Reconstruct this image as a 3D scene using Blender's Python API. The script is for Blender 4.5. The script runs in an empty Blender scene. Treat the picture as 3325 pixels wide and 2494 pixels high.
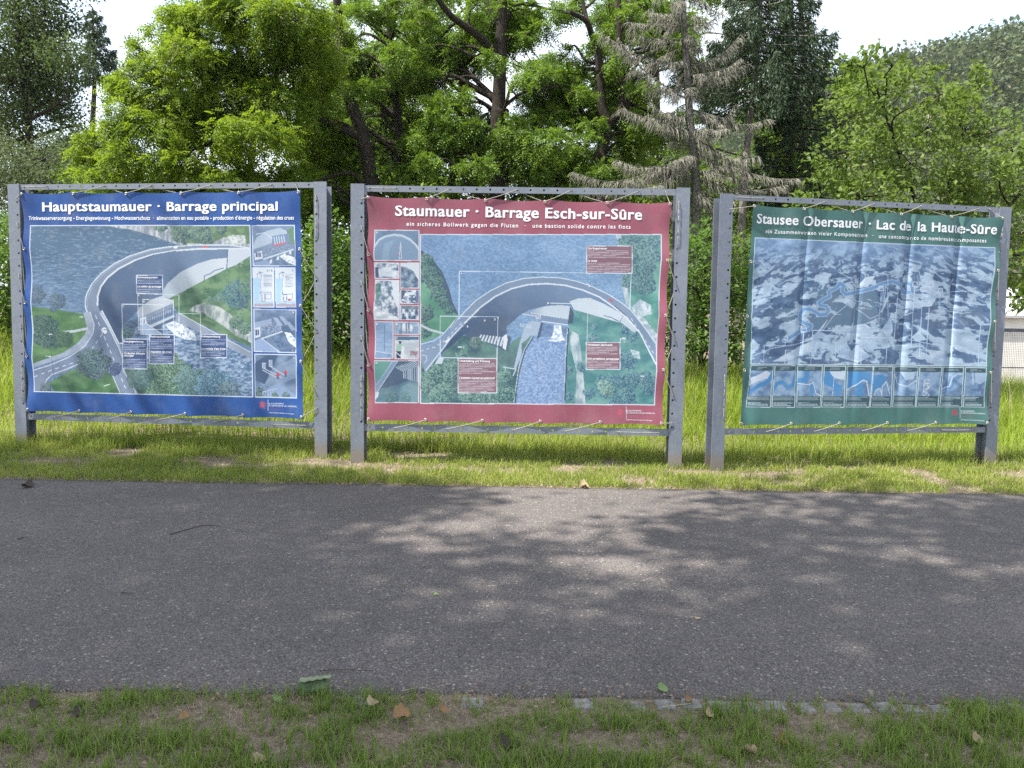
import bpy, math, random
import numpy as np
from mathutils import Vector, Matrix

SC = bpy.context.scene
COL = SC.collection
R = math.radians
# ------------------------------------------------------------------ camera
cam_d = bpy.data.cameras.new('camera'); cam = bpy.data.objects.new('camera', cam_d); COL.objects.link(cam)
cam_d.sensor_width = 36.; cam_d.lens = 36*769/1024.; cam_d.clip_start = .05; cam_d.clip_end = 3000
p_, r_ = R(4.2), R(.89)
fwd = Vector((0, math.cos(p_), -math.sin(p_))); rt0 = Vector((1, 0, 0)); up0 = rt0.cross(fwd)
rt = rt0*math.cos(r_)+up0*math.sin(r_); up = -rt0*math.sin(r_)+up0*math.cos(r_)
cam.matrix_world = Matrix(((rt.x, up.x, -fwd.x, 0), (rt.y, up.y, -fwd.y, 0), (rt.z, up.z, -fwd.z, 1.6), (0, 0, 0, 1)))
SC.camera = cam
# ------------------------------------------------------------------ light
SUN = Vector((-.50, -.20, .845)).normalized()
EXPOSURE = 1.6
world = bpy.data.worlds.new('World'); SC.world = world; world.use_nodes = True
nt = world.node_tree; nt.nodes.clear()
wo = nt.nodes.new('ShaderNodeOutputWorld'); bg = nt.nodes.new('ShaderNodeBackground')
sky = nt.nodes.new('ShaderNodeTexSky'); sky.sky_type = 'NISHITA'; sky.sun_disc = False
sky.sun_elevation = math.asin(SUN.z); sky.sun_rotation = math.atan2(SUN.x, SUN.y) % (2*math.pi)
sky.air_density = 1.; sky.dust_density = 2.; sky.ozone_density = 1.
bg.inputs[1].default_value = .15
tc = nt.nodes.new('ShaderNodeTexCoord'); mp = nt.nodes.new('ShaderNodeMapping'); mp.inputs['Scale'].default_value = (1., 1., 2.2)
cn = nt.nodes.new('ShaderNodeTexNoise'); cn.inputs['Scale'].default_value = 2.2; cn.inputs['Detail'].default_value = 6.; cn.inputs['Roughness'].default_value = .55
cr = nt.nodes.new('ShaderNodeValToRGB'); cr.color_ramp.elements[0].position = .36; cr.color_ramp.elements[1].position = .58; cr.color_ramp.elements[0].color = (.34, .34, .34, 1)
mx = nt.nodes.new('ShaderNodeMix'); mx.data_type = 'RGBA'; mx.inputs[7].default_value = (3.3, 3.55, 3.85, 1)
nt.links.new(tc.outputs['Generated'], mp.inputs[0]); nt.links.new(mp.outputs[0], cn.inputs[0]); nt.links.new(cn.outputs[0], cr.inputs[0])
nt.links.new(cr.outputs[0], mx.inputs[0]); nt.links.new(sky.outputs[0], mx.inputs[6]); nt.links.new(mx.outputs[2], bg.inputs[0]); nt.links.new(bg.outputs[0], wo.inputs[0])
sun_d = bpy.data.lights.new('sun', 'SUN'); sun_d.energy = 4.; sun_d.angle = R(.55); sun_d.color = (1, .95, .86)
sun = bpy.data.objects.new('sun', sun_d); COL.objects.link(sun); sun.rotation_euler = SUN.to_track_quat('Z', 'Y').to_euler()
SC.view_settings.view_transform = 'Standard'; SC.view_settings.look = 'None'; SC.view_settings.gamma = 1.; SC.view_settings.exposure = EXPOSURE
SC.view_settings.use_curve_mapping = False
SC.cycles.max_bounces = 6; SC.cycles.diffuse_bounces = 3; SC.cycles.glossy_bounces = 2; SC.cycles.transmission_bounces = 3; SC.cycles.transparent_max_bounces = 4
SC.cycles.caustics_reflective = False; SC.cycles.caustics_refractive = False
SC.cycles.use_denoising = False; SC.cycles.use_adaptive_sampling = False

K = 3325/2212
rng = np.random.RandomState(7)
rnd = random.Random(11)
# ------------------------------------------------------------------ helpers
def tag(o, label=None, cat=None, group=None, kind=None):
    if label: o['label'] = label
    if cat: o['category'] = cat
    if group: o['group'] = group
    if kind: o['kind'] = kind
    return o

def empty(name, loc, label, cat, rz=0, group=None):
    o = bpy.data.objects.new(name, None); COL.objects.link(o); o.location = loc; o.rotation_euler = (0, 0, rz); o.empty_display_size = .1
    return tag(o, label, cat, group)

def mesh_data(name, V, F, smooth=False):
    """F: list of index arrays (n,3)/(n,4)"""
    me = bpy.data.meshes.new(name)
    V = np.asarray(V, np.float32).reshape(-1, 3)
    F = [np.asarray(f, np.int32) for f in F if len(f)]
    loops = np.concatenate([f.ravel() for f in F]); tot = np.concatenate([np.full(len(f), f.shape[1], np.int32) for f in F])
    st = np.concatenate([[0], np.cumsum(tot)[:-1]]).astype(np.int32)
    me.vertices.add(len(V)); me.vertices.foreach_set('co', V.ravel())
    me.loops.add(len(loops)); me.loops.foreach_set('vertex_index', loops)
    me.polygons.add(len(tot)); me.polygons.foreach_set('loop_start', st)
    me.update(calc_edges=True)
    if smooth: me.polygons.foreach_set('use_smooth', np.ones(len(tot), bool))
    else: me.polygons.foreach_set('use_smooth', np.zeros(len(tot), bool))
    return me

def link(name, me, mat=None, parent=None):
    o = bpy.data.objects.new(name, me); COL.objects.link(o)
    if mat and not me.materials: me.materials.append(mat)
    if parent: o.parent = parent
    return o

def mk(name, V, F, mat, parent=None, smooth=False):
    return link(name, mesh_data(name, V, F, smooth), mat, parent)

class Acc:
    def __init__(s): s.V = []; s.F3 = []; s.F4 = []; s.n = 0
    def add(s, V, F):
        V = np.asarray(V, float).reshape(-1, 3); F = np.asarray(F, int)
        (s.F3 if F.shape[1] == 3 else s.F4).append(F+s.n); s.V.append(V); s.n += len(V)
    def add2(s, V, F4, F3):
        V = np.asarray(V, float).reshape(-1, 3); s.F4.append(np.asarray(F4)+s.n); s.F3.append(np.asarray(F3)+s.n); s.V.append(V); s.n += len(V)
    def box(s, x0, y0, z0, x1, y1, z1):
        V = [(x, y, z) for x in (x0, x1) for y in (y0, y1) for z in (z0, z1)]
        s.add(V, [(0, 1, 3, 2), (4, 6, 7, 5), (0, 4, 5, 1), (2, 3, 7, 6), (0, 2, 6, 4), (1, 5, 7, 3)])
    def tube(s, P, r, n=6, cap=True):
        V, F = tube(P, r, n); s.add(V, F)
        if cap:
            L = len(V)
            if n == 4: s.add(V[:4][::-1], [(0, 1, 2, 3)]); s.add(V[-4:], [(0, 1, 2, 3)])
            else:
                for ring in (V[:n][::-1], V[-n:]):
                    s.add(np.vstack([ring, ring.mean(0)]), [(k, (k+1) % n, n) for k in range(n)])
    def arrays(s): return np.vstack(s.V), [np.vstack(s.F3) if s.F3 else np.zeros((0, 3), int), np.vstack(s.F4) if s.F4 else np.zeros((0, 4), int)]
    def build(s, name, mat, parent=None, smooth=False):
        V, F = s.arrays(); return mk(name, V, F, mat, parent, smooth)

def nrm(a): return a/np.maximum(np.linalg.norm(a, axis=-1, keepdims=True), 1e-9)

def tube(P, r, n=6):
    P = np.asarray(P, float); m = len(P); r = np.broadcast_to(np.asarray(r, float), (m,))
    T = nrm(np.gradient(P, axis=0)); ref = np.array([0, 0, 1.]) if abs(T[:, 2]).mean() < .8 else np.array([1., 0, 0])
    A = nrm(np.cross(T, ref)); B = np.cross(T, A)
    a = np.arange(n)*2*np.pi/n
    V = P[:, None]+r[:, None, None]*(np.cos(a)[None, :, None]*A[:, None]+np.sin(a)[None, :, None]*B[:, None])
    i = np.arange(m-1)[:, None]*n; k = np.arange(n)[None]
    F = np.stack([i+k, i+(k+1) % n, i+n+(k+1) % n, i+n+k], -1).reshape(-1, 4)
    return V.reshape(-1, 3), F

def curve(pts, n=10):
    """Catmull-Rom through points"""
    P = np.asarray(pts, float); P = np.vstack([2*P[0]-P[1], P, 2*P[-1]-P[-2]]); o = []
    for k in range(1, len(P)-2):
        t = np.linspace(0, 1, n, endpoint=False)[:, None]; a, b, c, d = P[k-1:k+3]
        o.append(.5*((2*b)+(c-a)*t+(2*a-5*b+4*c-d)*t**2+(3*b-a-3*c+d)*t**3))
    return np.vstack(o+[P[-2:-1]])

# ------------------------------------------------------------------ materials
def mat(name):
    m = bpy.data.materials.new(name); m.use_nodes = True; t = m.node_tree; t.nodes.clear()
    out = t.nodes.new('ShaderNodeOutputMaterial'); b = t.nodes.new('ShaderNodeBsdfPrincipled'); t.links.new(b.outputs[0], out.inputs[0])
    return m, t, b, out
def nd(t, ty, **kw):
    n = t.nodes.new(ty)
    for k, v in kw.items():
        if k in n.inputs: n.inputs[k].default_value = v
        else: setattr(n, k, v)
    return n
def ramp(t, src, stops):
    n = t.nodes.new('ShaderNodeValToRGB'); e = n.color_ramp.elements
    while len(e) < len(stops): e.new(.5)
    for q, (p, c) in zip(e, stops): q.position = p; q.color = (*c, 1) if len(c) == 3 else c
    t.links.new(src, n.inputs[0]); return n
def mixc(t, f, a, b, mode='MIX'):
    n = t.nodes.new('ShaderNodeMix'); n.data_type = 'RGBA'; n.blend_type = mode
    for s, v in ((0, f), (6, a), (7, b)):
        if hasattr(v, 'is_linked') or hasattr(v, 'links'): t.links.new(v, n.inputs[s])
        else: n.inputs[s].default_value = v if s == 0 else (*v, 1)
    return n.outputs[2]
def noise(t, scale, detail=3., rough=.5, coord=None, vec=None):
    n = nd(t, 'ShaderNodeTexNoise', Scale=scale, Detail=detail, Roughness=rough)
    if coord is None and vec is None:
        g = t.nodes.new('ShaderNodeTexCoord'); vec = g.outputs['Object']
    if vec is not None: t.links.new(vec, n.inputs[0])
    return n
def bump(t, b, h, strength=.3, dist=.01):
    n = nd(t, 'ShaderNodeBump', Strength=strength, Distance=dist); t.links.new(h, n.inputs['Height']); t.links.new(n.outputs[0], b.inputs['Normal'])

def leaf_mat(name, c0, c1, trans, tw=.45, var=1.5, rough=.5, spec=.2):
    """two leaf colours spread over the single leaves, some light let through"""
    m, t, b, out = mat(name)
    g = t.nodes.new('ShaderNodeNewGeometry'); n = noise(t, var, 2.)
    ad = nd(t, 'ShaderNodeMath', operation='ADD'); t.links.new(g.outputs['Random Per Island'], ad.inputs[0]); t.links.new(n.outputs[0], ad.inputs[1])
    hl = nd(t, 'ShaderNodeMath', operation='MULTIPLY'); t.links.new(ad.outputs[0], hl.inputs[0]); hl.inputs[1].default_value = .5
    r = ramp(t, hl.outputs[0], [(.22, c0), (.78, c1)])
    t.links.new(r.outputs[0], b.inputs['Base Color']); b.inputs['Roughness'].default_value = rough; b.inputs['Specular IOR Level'].default_value = spec
    tr = t.nodes.new('ShaderNodeBsdfTranslucent'); t.links.new(mixc(t, .75, r.outputs[0], trans), tr.inputs[0])
    mx = nd(t, 'ShaderNodeMixShader'); mx.inputs[0].default_value = tw
    t.links.new(b.outputs[0], mx.inputs[1]); t.links.new(tr.outputs[0], mx.inputs[2]); t.links.new(mx.outputs[0], out.inputs[0])
    return m

def simple(name, c0, c1, scale, rough=.8, bumpd=0., detail=4., metal=0., spec=.3):
    m, t, b, out = mat(name); n = noise(t, scale, detail, .6); r = ramp(t, n.outputs[0], [(.3, c0), (.7, c1)])
    t.links.new(r.outputs[0], b.inputs['Base Color']); b.inputs['Roughness'].default_value = rough; b.inputs['Metallic'].default_value = metal; b.inputs['Specular IOR Level'].default_value = spec
    if bumpd: bump(t, b, n.outputs[0], .6, bumpd)
    return m
HAZE = .0002; SHADE_D = 430; SHADE_Z = (12., 16.)
# ------------------------------------------------------------------ printed banners: colour per vertex of the cloth
def vnoise(x, y, seed=0):
    t = np.random.RandomState(seed).rand(256, 256)
    xi = np.floor(x).astype(int); yi = np.floor(y).astype(int)
    fx = x - xi; fy = y - yi
    fx = fx*fx*(3-2*fx); fy = fy*fy*(3-2*fy)
    a = t[yi % 256, xi % 256]; b = t[yi % 256, (xi+1) % 256]
    c = t[(yi+1) % 256, xi % 256]; d = t[(yi+1) % 256, (xi+1) % 256]
    return (a*(1-fx)+b*fx)*(1-fy) + (c*(1-fx)+d*fx)*fy

def fbm(x, y, seed=0, o=4):
    s = 0; a = .5; n = 0
    for k in range(o):
        s = s + a*vnoise(x*2**k, y*2**k, seed+k); n += a; a *= .55
    return s/n

def hom(src, dst):
    A = []; b = []
    for (x, y), (u, v) in zip(src, dst):
        A += [[x, y, 1, 0, 0, 0, -u*x, -u*y], [0, 0, 0, x, y, 1, -v*x, -v*y]]; b += [u, v]
    return np.append(np.linalg.solve(np.array(A, float), np.array(b, float)), 1).reshape(3, 3)

def happly(H, p):
    p = np.asarray(p, float); q = np.c_[p, np.ones(len(p))] @ H.T
    return q[:, :2]/q[:, 2:]

NU, NV = 640, 500
class Print:
    """a sheet of printed cloth; layout units are those of the design sheet (quad = its four corners)"""
    def __init__(s, quad, base):
        s.quad = quad
        s.H = hom([(0, 0), (1, 0), (1, 1), (0, 1)], quad)
        u, v = np.meshgrid((np.arange(NU))/(NU-1), (np.arange(NV))/(NV-1))
        p = happly(s.H, np.c_[u.ravel(), v.ravel()])
        s.X = p[:, 0].reshape(NV, NU); s.Y = p[:, 1].reshape(NV, NU)
        s.I = np.zeros((NV, NU, 3)); s.I[:] = base
        s.frame(0, 0, 1)
    def frame(s, ox, oy, sc):
        s.x = (s.X-ox)*sc; s.y = (s.Y-oy)*sc
    def inside(s, poly):
        poly = np.array(poly, float); m = np.zeros(s.x.shape, bool)
        x0, y0 = poly.min(0); x1, y1 = poly.max(0)
        jj, ii = np.where((s.x >= x0) & (s.x <= x1) & (s.y >= y0) & (s.y <= y1))
        if len(jj) == 0: return m
        px = s.x[jj, ii]; py = s.y[jj, ii]; r = np.zeros(len(px), bool)
        n = len(poly)
        for k in range(n):
            ax, ay = poly[k]; bx, by = poly[(k+1) % n]
            if ay == by: continue
            r ^= ((ay > py) != (by > py)) & (px < (bx-ax)*(py-ay)/(by-ay)+ax)
        m[jj, ii] = r
        return m
    def put(s, m, c, a=1.):
        if not isinstance(m, np.ndarray): m = s.inside(m)
        if callable(c): c = c(s.x[m], s.y[m])
        s.I[m] = s.I[m]*(1-a) + np.asarray(c, float)*a
        return m
    def tex(s, m, dark, light, fx, fy, seed, lo=.3, hi=.7, a=1., o=4):
        if not isinstance(m, np.ndarray): m = s.inside(m)
        n = np.clip((fbm(s.x[m]*fx, s.y[m]*fy, seed, o)-lo)/(hi-lo), 0, 1)[:, None]
        s.I[m] = s.I[m]*(1-a) + a*(np.array(dark, float)*(1-n)+np.array(light, float)*n)
        return m
    def line(s, pts, w, c, clip=None, a=1., dash=None):
        pts = np.array(pts, float); run = 0
        for (ax, ay), (bx, by) in zip(pts[:-1], pts[1:]):
            L = math.hypot(bx-ax, by-ay)
            if L == 0: continue
            m = (s.x > min(ax, bx)-w) & (s.x < max(ax, bx)+w) & (s.y > min(ay, by)-w) & (s.y < max(ay, by)+w)
            if clip is not None: m &= clip
            jj, ii = np.where(m); px = s.x[jj, ii]-ax; py = s.y[jj, ii]-ay
            t = np.clip((px*(bx-ax)+py*(by-ay))/L/L, 0, 1)
            d = np.hypot(px-t*(bx-ax), py-t*(by-ay)); k = d < w/2
            if dash: k &= ((t*L+run) % (dash*2)) < dash
            s.I[jj[k], ii[k]] = s.I[jj[k], ii[k]]*(1-a)+np.array(c, float)*a
            run += L
    def tree(s, cx, cy, r, dark, light, seed, clip=None, g=.09):
        d = np.hypot(s.x-cx, (s.y-cy)*1.05)
        an = fbm(s.x*2.2/r, s.y*2.2/r, seed)
        m = d < r*(.45+.95*an)
        m &= fbm(s.x*g, s.y*g, seed+9, 2) > .22
        if clip is not None: m &= clip
        n = np.clip((fbm(s.x[m]*g*1.5, s.y[m]*g*1.5, seed+5, 2)-.3)/.4 - .25*(s.y[m]-cy+ s.x[m]-cx)/r, 0, 1)[:, None]
        s.I[m] = np.array(dark, float)*(1-n)+np.array(light, float)*n
    def box(s, x0, y0, x1, y1, c, border=4, bc=(225, 233, 245), a=1.):
        m = s.put((s.x >= x0) & (s.x <= x1) & (s.y >= y0) & (s.y <= y1), c, a)
        if border: s.line([(x0, y0), (x1, y0), (x1, y1), (x0, y1), (x0, y0)], border, bc)
        return m
    def qbox(s, q, border, bc=(225, 233, 245)):
        s.line(list(q)+[q[0]], border, bc); return s.inside(q)
    def words(s, x0, y0, x1, y1, lh, c, seed=0, slope=0.):
        """rows of body copy too small to read: broken thin bars"""
        r = random.Random(seed); y = y0
        while y < y1:
            x = x0; e = x1-(r.random()*.5*(x1-x0) if r.random() < .25 else r.random()*.06*(x1-x0))
            while x < e:
                w = lh*(.7+2.2*r.random())
                s.line([(x, y+slope*(x-x0)), (min(x+w, e), y+slope*(min(x+w, e)-x0))], lh*.42, c, a=.75)
                x += w+lh*.45
            y += lh
    def lion(s, cx, cy, h, c):
        P = [(-.1,-.5),(.12,-.52),(.25,-.42),(.2,-.3),(.4,-.35),(.48,-.22),(.3,-.12),(.26,.02),(.46,.0),(.5,.14),(.3,.16),(.22,.22),(.34,.36),(.42,.52),(.22,.52),(.12,.34),(-.02,.26),(-.12,.34),(-.34,.4),(-.42,.3),(-.18,.2),(-.1,.05),(-.3,.1),(-.44,.0),(-.3,-.06),(-.12,-.08),(-.34,-.18),(-.46,-.3),(-.28,-.3),(-.12,-.26),(-.22,-.4)]
        s.put([(cx+h*x*.9, cy+h*y) for x, y in P], c)
        s.line([(cx+h*.3, cy+h*.35), (cx+h*.52, cy+h*.2), (cx+h*.44, cy-h*.05), (cx+h*.56, cy-h*.3)], h*.07, c)
    def linear(s):
        c = s.I.copy(); g = c.mean(-1, keepdims=True); grn = np.clip((c[..., 1:2]-np.maximum(c[..., :1], c[..., 2:]))/40, 0, 1)
        c = c*(1-.25*grn)+g*.25*grn; c = np.clip(c*.82+np.array([22, 26, 31]), 0, 255)/255.  # greens muted; blacks lifted, painting veiling sky glare into the ink
        return np.where(c < .04045, c/12.92, ((c+.055)/1.055)**2.4)

W_ = (226, 233, 244)
def logo(P, x, y, h, red, slope=.0):
    P.lion(x, y, h, red)
    P.line([(x+h*.85, y-h*.8), (x+h*.85, y+h*.85)], max(h*.05, 3), (215, 225, 240))

def print_blue():
    P = Print([(49*K, 416*K), (656*K, 411*K), (662*K, 906*K), (62*K, 889*K)], (30, 70, 146))
    P.tex(P.X > 0, (24, 66, 142), (34, 80, 158), .02, .004, 3, a=1.)
    P.frame(100, 730, 2.765)
    M = P.inside([(2, 10), (1983, 4), (2008, 1545), (38, 1497)])
    x, y = P.x, P.y
    # lake
    P.put(M, lambda x, y: np.array([78, 104, 132])+np.outer(np.clip((y-100)/700, -.2, 1), [22, 26, 34]))
    rip = fbm(x*.03, y*.11, 11, 3)
    P.put(M & (rip > .62) & (y < 800), (142, 165, 190), .55)
    P.put(M & (rip < .36) & (y > 250), (66, 90, 120), .6)
    # far bank
    P.tex(M & P.inside([(640, 5), (900, 40), (1100, 95), (1330, 178), (1480, 190), (1985, 215), (1985, 0)]), (130, 138, 150), (205, 210, 214), .05, .012, 5)
    P.tex(M & P.inside([(1250, 5), (1985, 0), (1985, 175), (1890, 150), (1750, 110), (1640, 165), (1420, 165), (1330, 110)]), (84, 124, 78), (118, 158, 98), .02, .02, 6)
    for k, (cx, cy, r) in enumerate([(1180, 15, 60), (1380, 80, 110), (1530, 70, 110), (1600, 120, 70), (1720, 30, 60)]):
        P.tree(cx, cy, r, (46, 70, 82), (128, 160, 128), 20+k, M & (y < 185))
    P.tex(M & P.inside([(1740, 120), (1830, 90), (1940, 95), (1950, 160), (1880, 190), (1760, 165)]), (160, 170, 170), (236, 238, 236), .06, .06, 7)
    # arch dam: downstream face
    face = [(630, 790), (800, 1065), (850, 1060), (840, 900), (960, 780), (1190, 640), (1250, 660), (1560, 500), (1770, 395), (1780, 222), (1500, 228), (1300, 240), (1100, 275), (950, 325), (800, 400), (700, 480), (640, 560), (612, 640), (612, 720)]
    P.put(M & P.inside(face), lambda x, y: np.array([72, 92, 124])+np.outer(np.clip((x-600)/900, 0, 1), [34, 36, 36])-np.outer(np.clip((y-500)/500, 0, 1), [24, 24, 24]))
    P.put(M & P.inside([(1240, 520), (1350, 425), (1500, 350), (1640, 308), (1776, 296), (1766, 395), (1560, 500), (1250, 660), (1190, 640), (1200, 580)]), lambda x, y: np.array([190, 200, 212])+np.outer(np.clip((x-1300)/450, -.3, 1), [25, 24, 20]))
    P.put(M & P.inside([(1788, 205), (1985, 210), (1985, 285), (1850, 365), (1775, 395)]), (206, 214, 226))
    P.line([(1782, 220), (1772, 395)], 6, (70, 85, 110))
    P.line([(1565, 500), (1570, 455), (1620, 440), (1660, 410), (1700, 400), (1740, 388)], 9, (104, 118, 140))
    # hillside
    hill = M & P.inside([(1250, 660), (1560, 500), (1770, 395), (1850, 362), (1985, 280), (1998, 1100), (1900, 1060), (1330, 800)])
    P.tex(hill, (58, 112, 72), (116, 160, 100), .012, .02, 31)
    P.tex(hill & P.inside([(1420, 770), (1480, 725), (1560, 700), (1700, 735), (1800, 800), (1880, 900), (1990, 960), (1994, 1060), (1850, 990), (1700, 880), (1560, 800)]), (128, 142, 142), (208, 212, 208), .05, .02, 32)
    P.tex(hill & P.inside([(1340, 800), (1500, 830), (1700, 905), (1996, 1090), (1996, 1125), (1700, 990), (1400, 850)]), (76, 118, 74), (104, 146, 92), .03, .03, 33)
    for k, (cx, cy, r, d, l) in enumerate([(1860, 630, 130, (48, 78, 98), (110, 148, 140)), (1950, 560, 70, (60, 96, 90), (120, 160, 120)), (1720, 640, 60, (64, 100, 104), (110, 150, 130)), (1620, 680, 45, (60, 96, 80), (120, 156, 120)),
                                         (1880, 330, 60, (70, 110, 80), (150, 182, 140)), (1585, 590, 38, (50, 88, 60), (110, 150, 100)), (1860, 880, 70, (56, 92, 80), (120, 150, 124)), (1930, 930, 60, (60, 96, 84), (126, 156, 130)), (1550, 815, 30, (50, 90, 60), (100, 140, 90))]):
        P.tree(cx, cy, r, d, l, 50+k, hill)
    # river, wall, foam
    riv = M & P.inside([(1090, 940), (1180, 880), (1310, 850), (1345, 870), (1980, 1185), (2010, 1210), (2008, 1545), (1500, 1500), (1060, 1300), (1050, 1000)])
    P.tex(riv, (74, 102, 140), (170, 190, 214), .035, .075, 41, .35, .72)
    P.put(M & P.inside([(1305, 800), (1335, 790), (1985, 1140), (2000, 1215), (1975, 1195), (1310, 860)]), (150, 160, 180))
    P.line([(1335, 792), (1985, 1142)], 7, (216, 222, 232))
    fo = M & P.inside([(1195, 880), (1270, 860), (1380, 900), (1480, 975), (1500, 1040), (1400, 1030), (1300, 990)])
    P.tex(fo, (130, 152, 184), (244, 247, 250), .05, .05, 43, .25, .5)
    P.line([(1380, 1110), (1490, 1070), (1490, 1260)], 6, (180, 195, 215), a=.7)
    # power house
    P.tex(M & P.inside([(815, 930), (850, 880), (970, 830), (990, 930), (1060, 990), (850, 1030)]), (46, 64, 92), (92, 112, 140), .03, .05, 44)
    P.put(M & P.inside([(960, 790), (985, 740), (1060, 690), (1130, 655), (1190, 638), (1245, 664), (1285, 685), (1280, 705), (980, 835)]), lambda x, y: np.array([206, 213, 224])-np.outer(np.clip((1200-x)/260, 0, 1), [50, 50, 46]))
    P.put(M & P.inside([(978, 835), (1282, 705), (1284, 740), (985, 870)]), (132, 148, 172))
    P.put(M & P.inside([(985, 868), (1284, 738), (1290, 800), (1050, 905), (985, 890)]), (96, 116, 148))
    for k in range(11):
        a = 1060+k*20
        P.line([(a, 838-(k*20)*.42), (a, 872-(k*20)*.42)], 5, (178, 190, 208))
    P.line([(1058, 856), (1275, 764)], 4, (178, 190, 208))
    P.put(M & P.inside([(990, 840), (1045, 822), (1050, 890), (990, 905)]), (214, 221, 232)); P.box(1003, 846, 1036, 886, (60, 80, 116), 0)
    for k in range(3): P.line([(1010+k*11, 846), (1010+k*11, 886)], 4, (200, 210, 224))
    P.put(M & P.inside([(1070, 905), (1290, 808), (1300, 825), (1090, 925)]), (196, 206, 220))
    P.put(M & P.inside([(1095, 925), (1290, 830), (1300, 860), (1190, 900), (1170, 960)]), (78, 98, 130))
    P.put(M & P.inside([(985, 900), (1050, 885), (1175, 978), (1080, 990), (990, 985)]), (160, 176, 204))
    P.line([(1050, 888), (1178, 978)], 6, (222, 229, 238))
    for k in range(4): P.line([(935+k*4, 985-k*18), (1000, 960-k*16)], 4, (200, 210, 224))
    # crest road of the dam
    out = [(520, 800), (500, 740), (497, 690), (512, 620), (560, 530), (640, 440), (760, 350), (900, 280), (1080, 222), (1250, 197), (1500, 181), (1780, 181), (1985, 208)]
    inn = [(1985, 214), (1780, 213), (1500, 216), (1300, 232), (1100, 268), (950, 318), (800, 395), (700, 475), (640, 555), (612, 640), (610, 720), (640, 800)]
    P.put(M & P.inside(out+inn), (126, 140, 164))
    P.line(out, 10, (218, 226, 236), M); P.line(inn[::-1][1:], 15, (222, 229, 238), M); P.line([(x+16, y+2) for x, y in inn[::-1][1:-3]], 5, (60, 78, 106), M)
    P.line([(x+18, y+8) for x, y in out[1:-3]], 4, (170, 182, 200), M)
    # meadows
    P.tex(M & P.inside([(15, 730), (300, 770), (480, 800), (505, 880), (512, 930), (490, 985), (430, 1060), (300, 1150), (30, 1248)]), (62, 116, 58), (96, 150, 72), .01, .02, 61)
    P.tex(M & P.inside([(30, 1248), (300, 1150), (430, 1060), (490, 985), (512, 930), (480, 790), (540, 780), (577, 900), (555, 1000), (490, 1085), (350, 1175), (36, 1285)]), (150, 162, 184), (170, 182, 200), .03, .03, 62)
    P.line([(300, 965), (400, 955), (510, 932)], 22, (196, 206, 214), M)
    # roads
    P.put(M & P.inside([(540, 782), (620, 770), (700, 900), (790, 1070), (962, 1515), (815, 1510), (745, 1340), (660, 1200), (560, 1180), (460, 1250), (300, 1330), (180, 1365), (146, 1400), (146, 1500), (36, 1500), (36, 1300), (350, 1180), (490, 1085), (560, 1000), (577, 900)]), (120, 134, 162))
    P.put(M & P.inside([(632, 775), (655, 770), (800, 1062), (832, 1150), (840, 1320), (1000, 1540), (962, 1515), (790, 1090)]), (172, 184, 204))
    P.line([(650, 770), (800, 1064), (850, 1062)], 9, (226, 232, 240), M)
    for pl in ([(540, 782), (577, 900), (565, 975), (495, 1088), (350, 1190), (180, 1262), (38, 1305)], [(632, 790), (700, 905), (800, 1110), (960, 1512)], [(145, 1460), (150, 1395), (200, 1345), (350, 1290), (470, 1235)], [(740, 1340), (815, 1510)]):
        P.line(pl, 7, (224, 230, 240), M)
    for pl in ([(590, 812), (690, 1060), (880, 1500)], [(40, 1365), (200, 1305), (420, 1230), (500, 1175)], [(650, 980), (560, 1110)]):
        P.line(pl, 7, (224, 230, 240), M, dash=34)
    P.tex(M & P.inside([(175, 1420), (300, 1345), (470, 1262), (600, 1250), (735, 1345), (812, 1510), (225, 1505)]), (44, 104, 52), (84, 140, 70), .012, .02, 63)
    P.tex(M & P.inside([(850, 1295), (1060, 1290), (1300, 1200), (1500, 1420), (1700, 1540), (1000, 1540), (870, 1340)]), (56, 92, 68), (92, 128, 92), .02, .03, 64)
    for k, (cx, cy, r, d, l) in enumerate([(60, 620, 95, (52, 74, 96), (98, 120, 140)), (245, 690, 95, (58, 80, 100), (108, 128, 146)), (110, 960, 185, (30, 56, 62), (92, 126, 104)), (300, 1030, 90, (40, 74, 60), (84, 120, 84)),
                                         (770, 1300, 65, (52, 66, 100), (80, 92, 124)), (590, 1240, 160, (36, 58, 76), (110, 136, 130)), (1230, 1340, 240, (40, 78, 66), (140, 176, 134)), (1000, 1370, 130, (54, 84, 88), (110, 140, 130)),
                                         (1460, 1430, 170, (52, 84, 96), (130, 166, 154)), (1650, 1440, 160, (56, 90, 120), (140, 178, 190)), (1780, 1500, 110, (60, 84, 104), (132, 158, 160)), (865, 975, 62, (44, 66, 78), (100, 124, 124)), (150, 1470, 60, (60, 76, 84), (110, 126, 130))]):
        P.tree(cx, cy, r, d, l, 70+k, M)
    # cars, lamps
    P.put(M & P.inside([(648, 925), (680, 920), (694, 970), (668, 978), (652, 955)]), (240, 243, 247)); P.box(662, 938, 680, 946, (90, 104, 130), 0)
    P.put(M & P.inside([(1555, 190), (1580, 184), (1604, 192), (1600, 204), (1560, 203)]), (226, 92, 96))
    P.put(M & P.inside([(1290, 200), (1330, 196), (1328, 212), (1295, 213)]), (240, 243, 247))
    for a, b, c in ((180, 985, 1380), (455, 830, 960), (1955, 990, 1090)): P.line([(a, b), (a+40 if a < 200 else a+6, c)], 4, (70, 90, 100), M); P.line([(a-6, b), (a+20, b-4)], 8, (225, 232, 240), M)
    P.line([(150, 1180), (195, 1182)], 7, (225, 232, 240), M); P.line([(670, 1448), (720, 1432)], 7, (225, 240, 235), M)
    # call-outs
    nv = (52, 72, 122)
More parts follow.
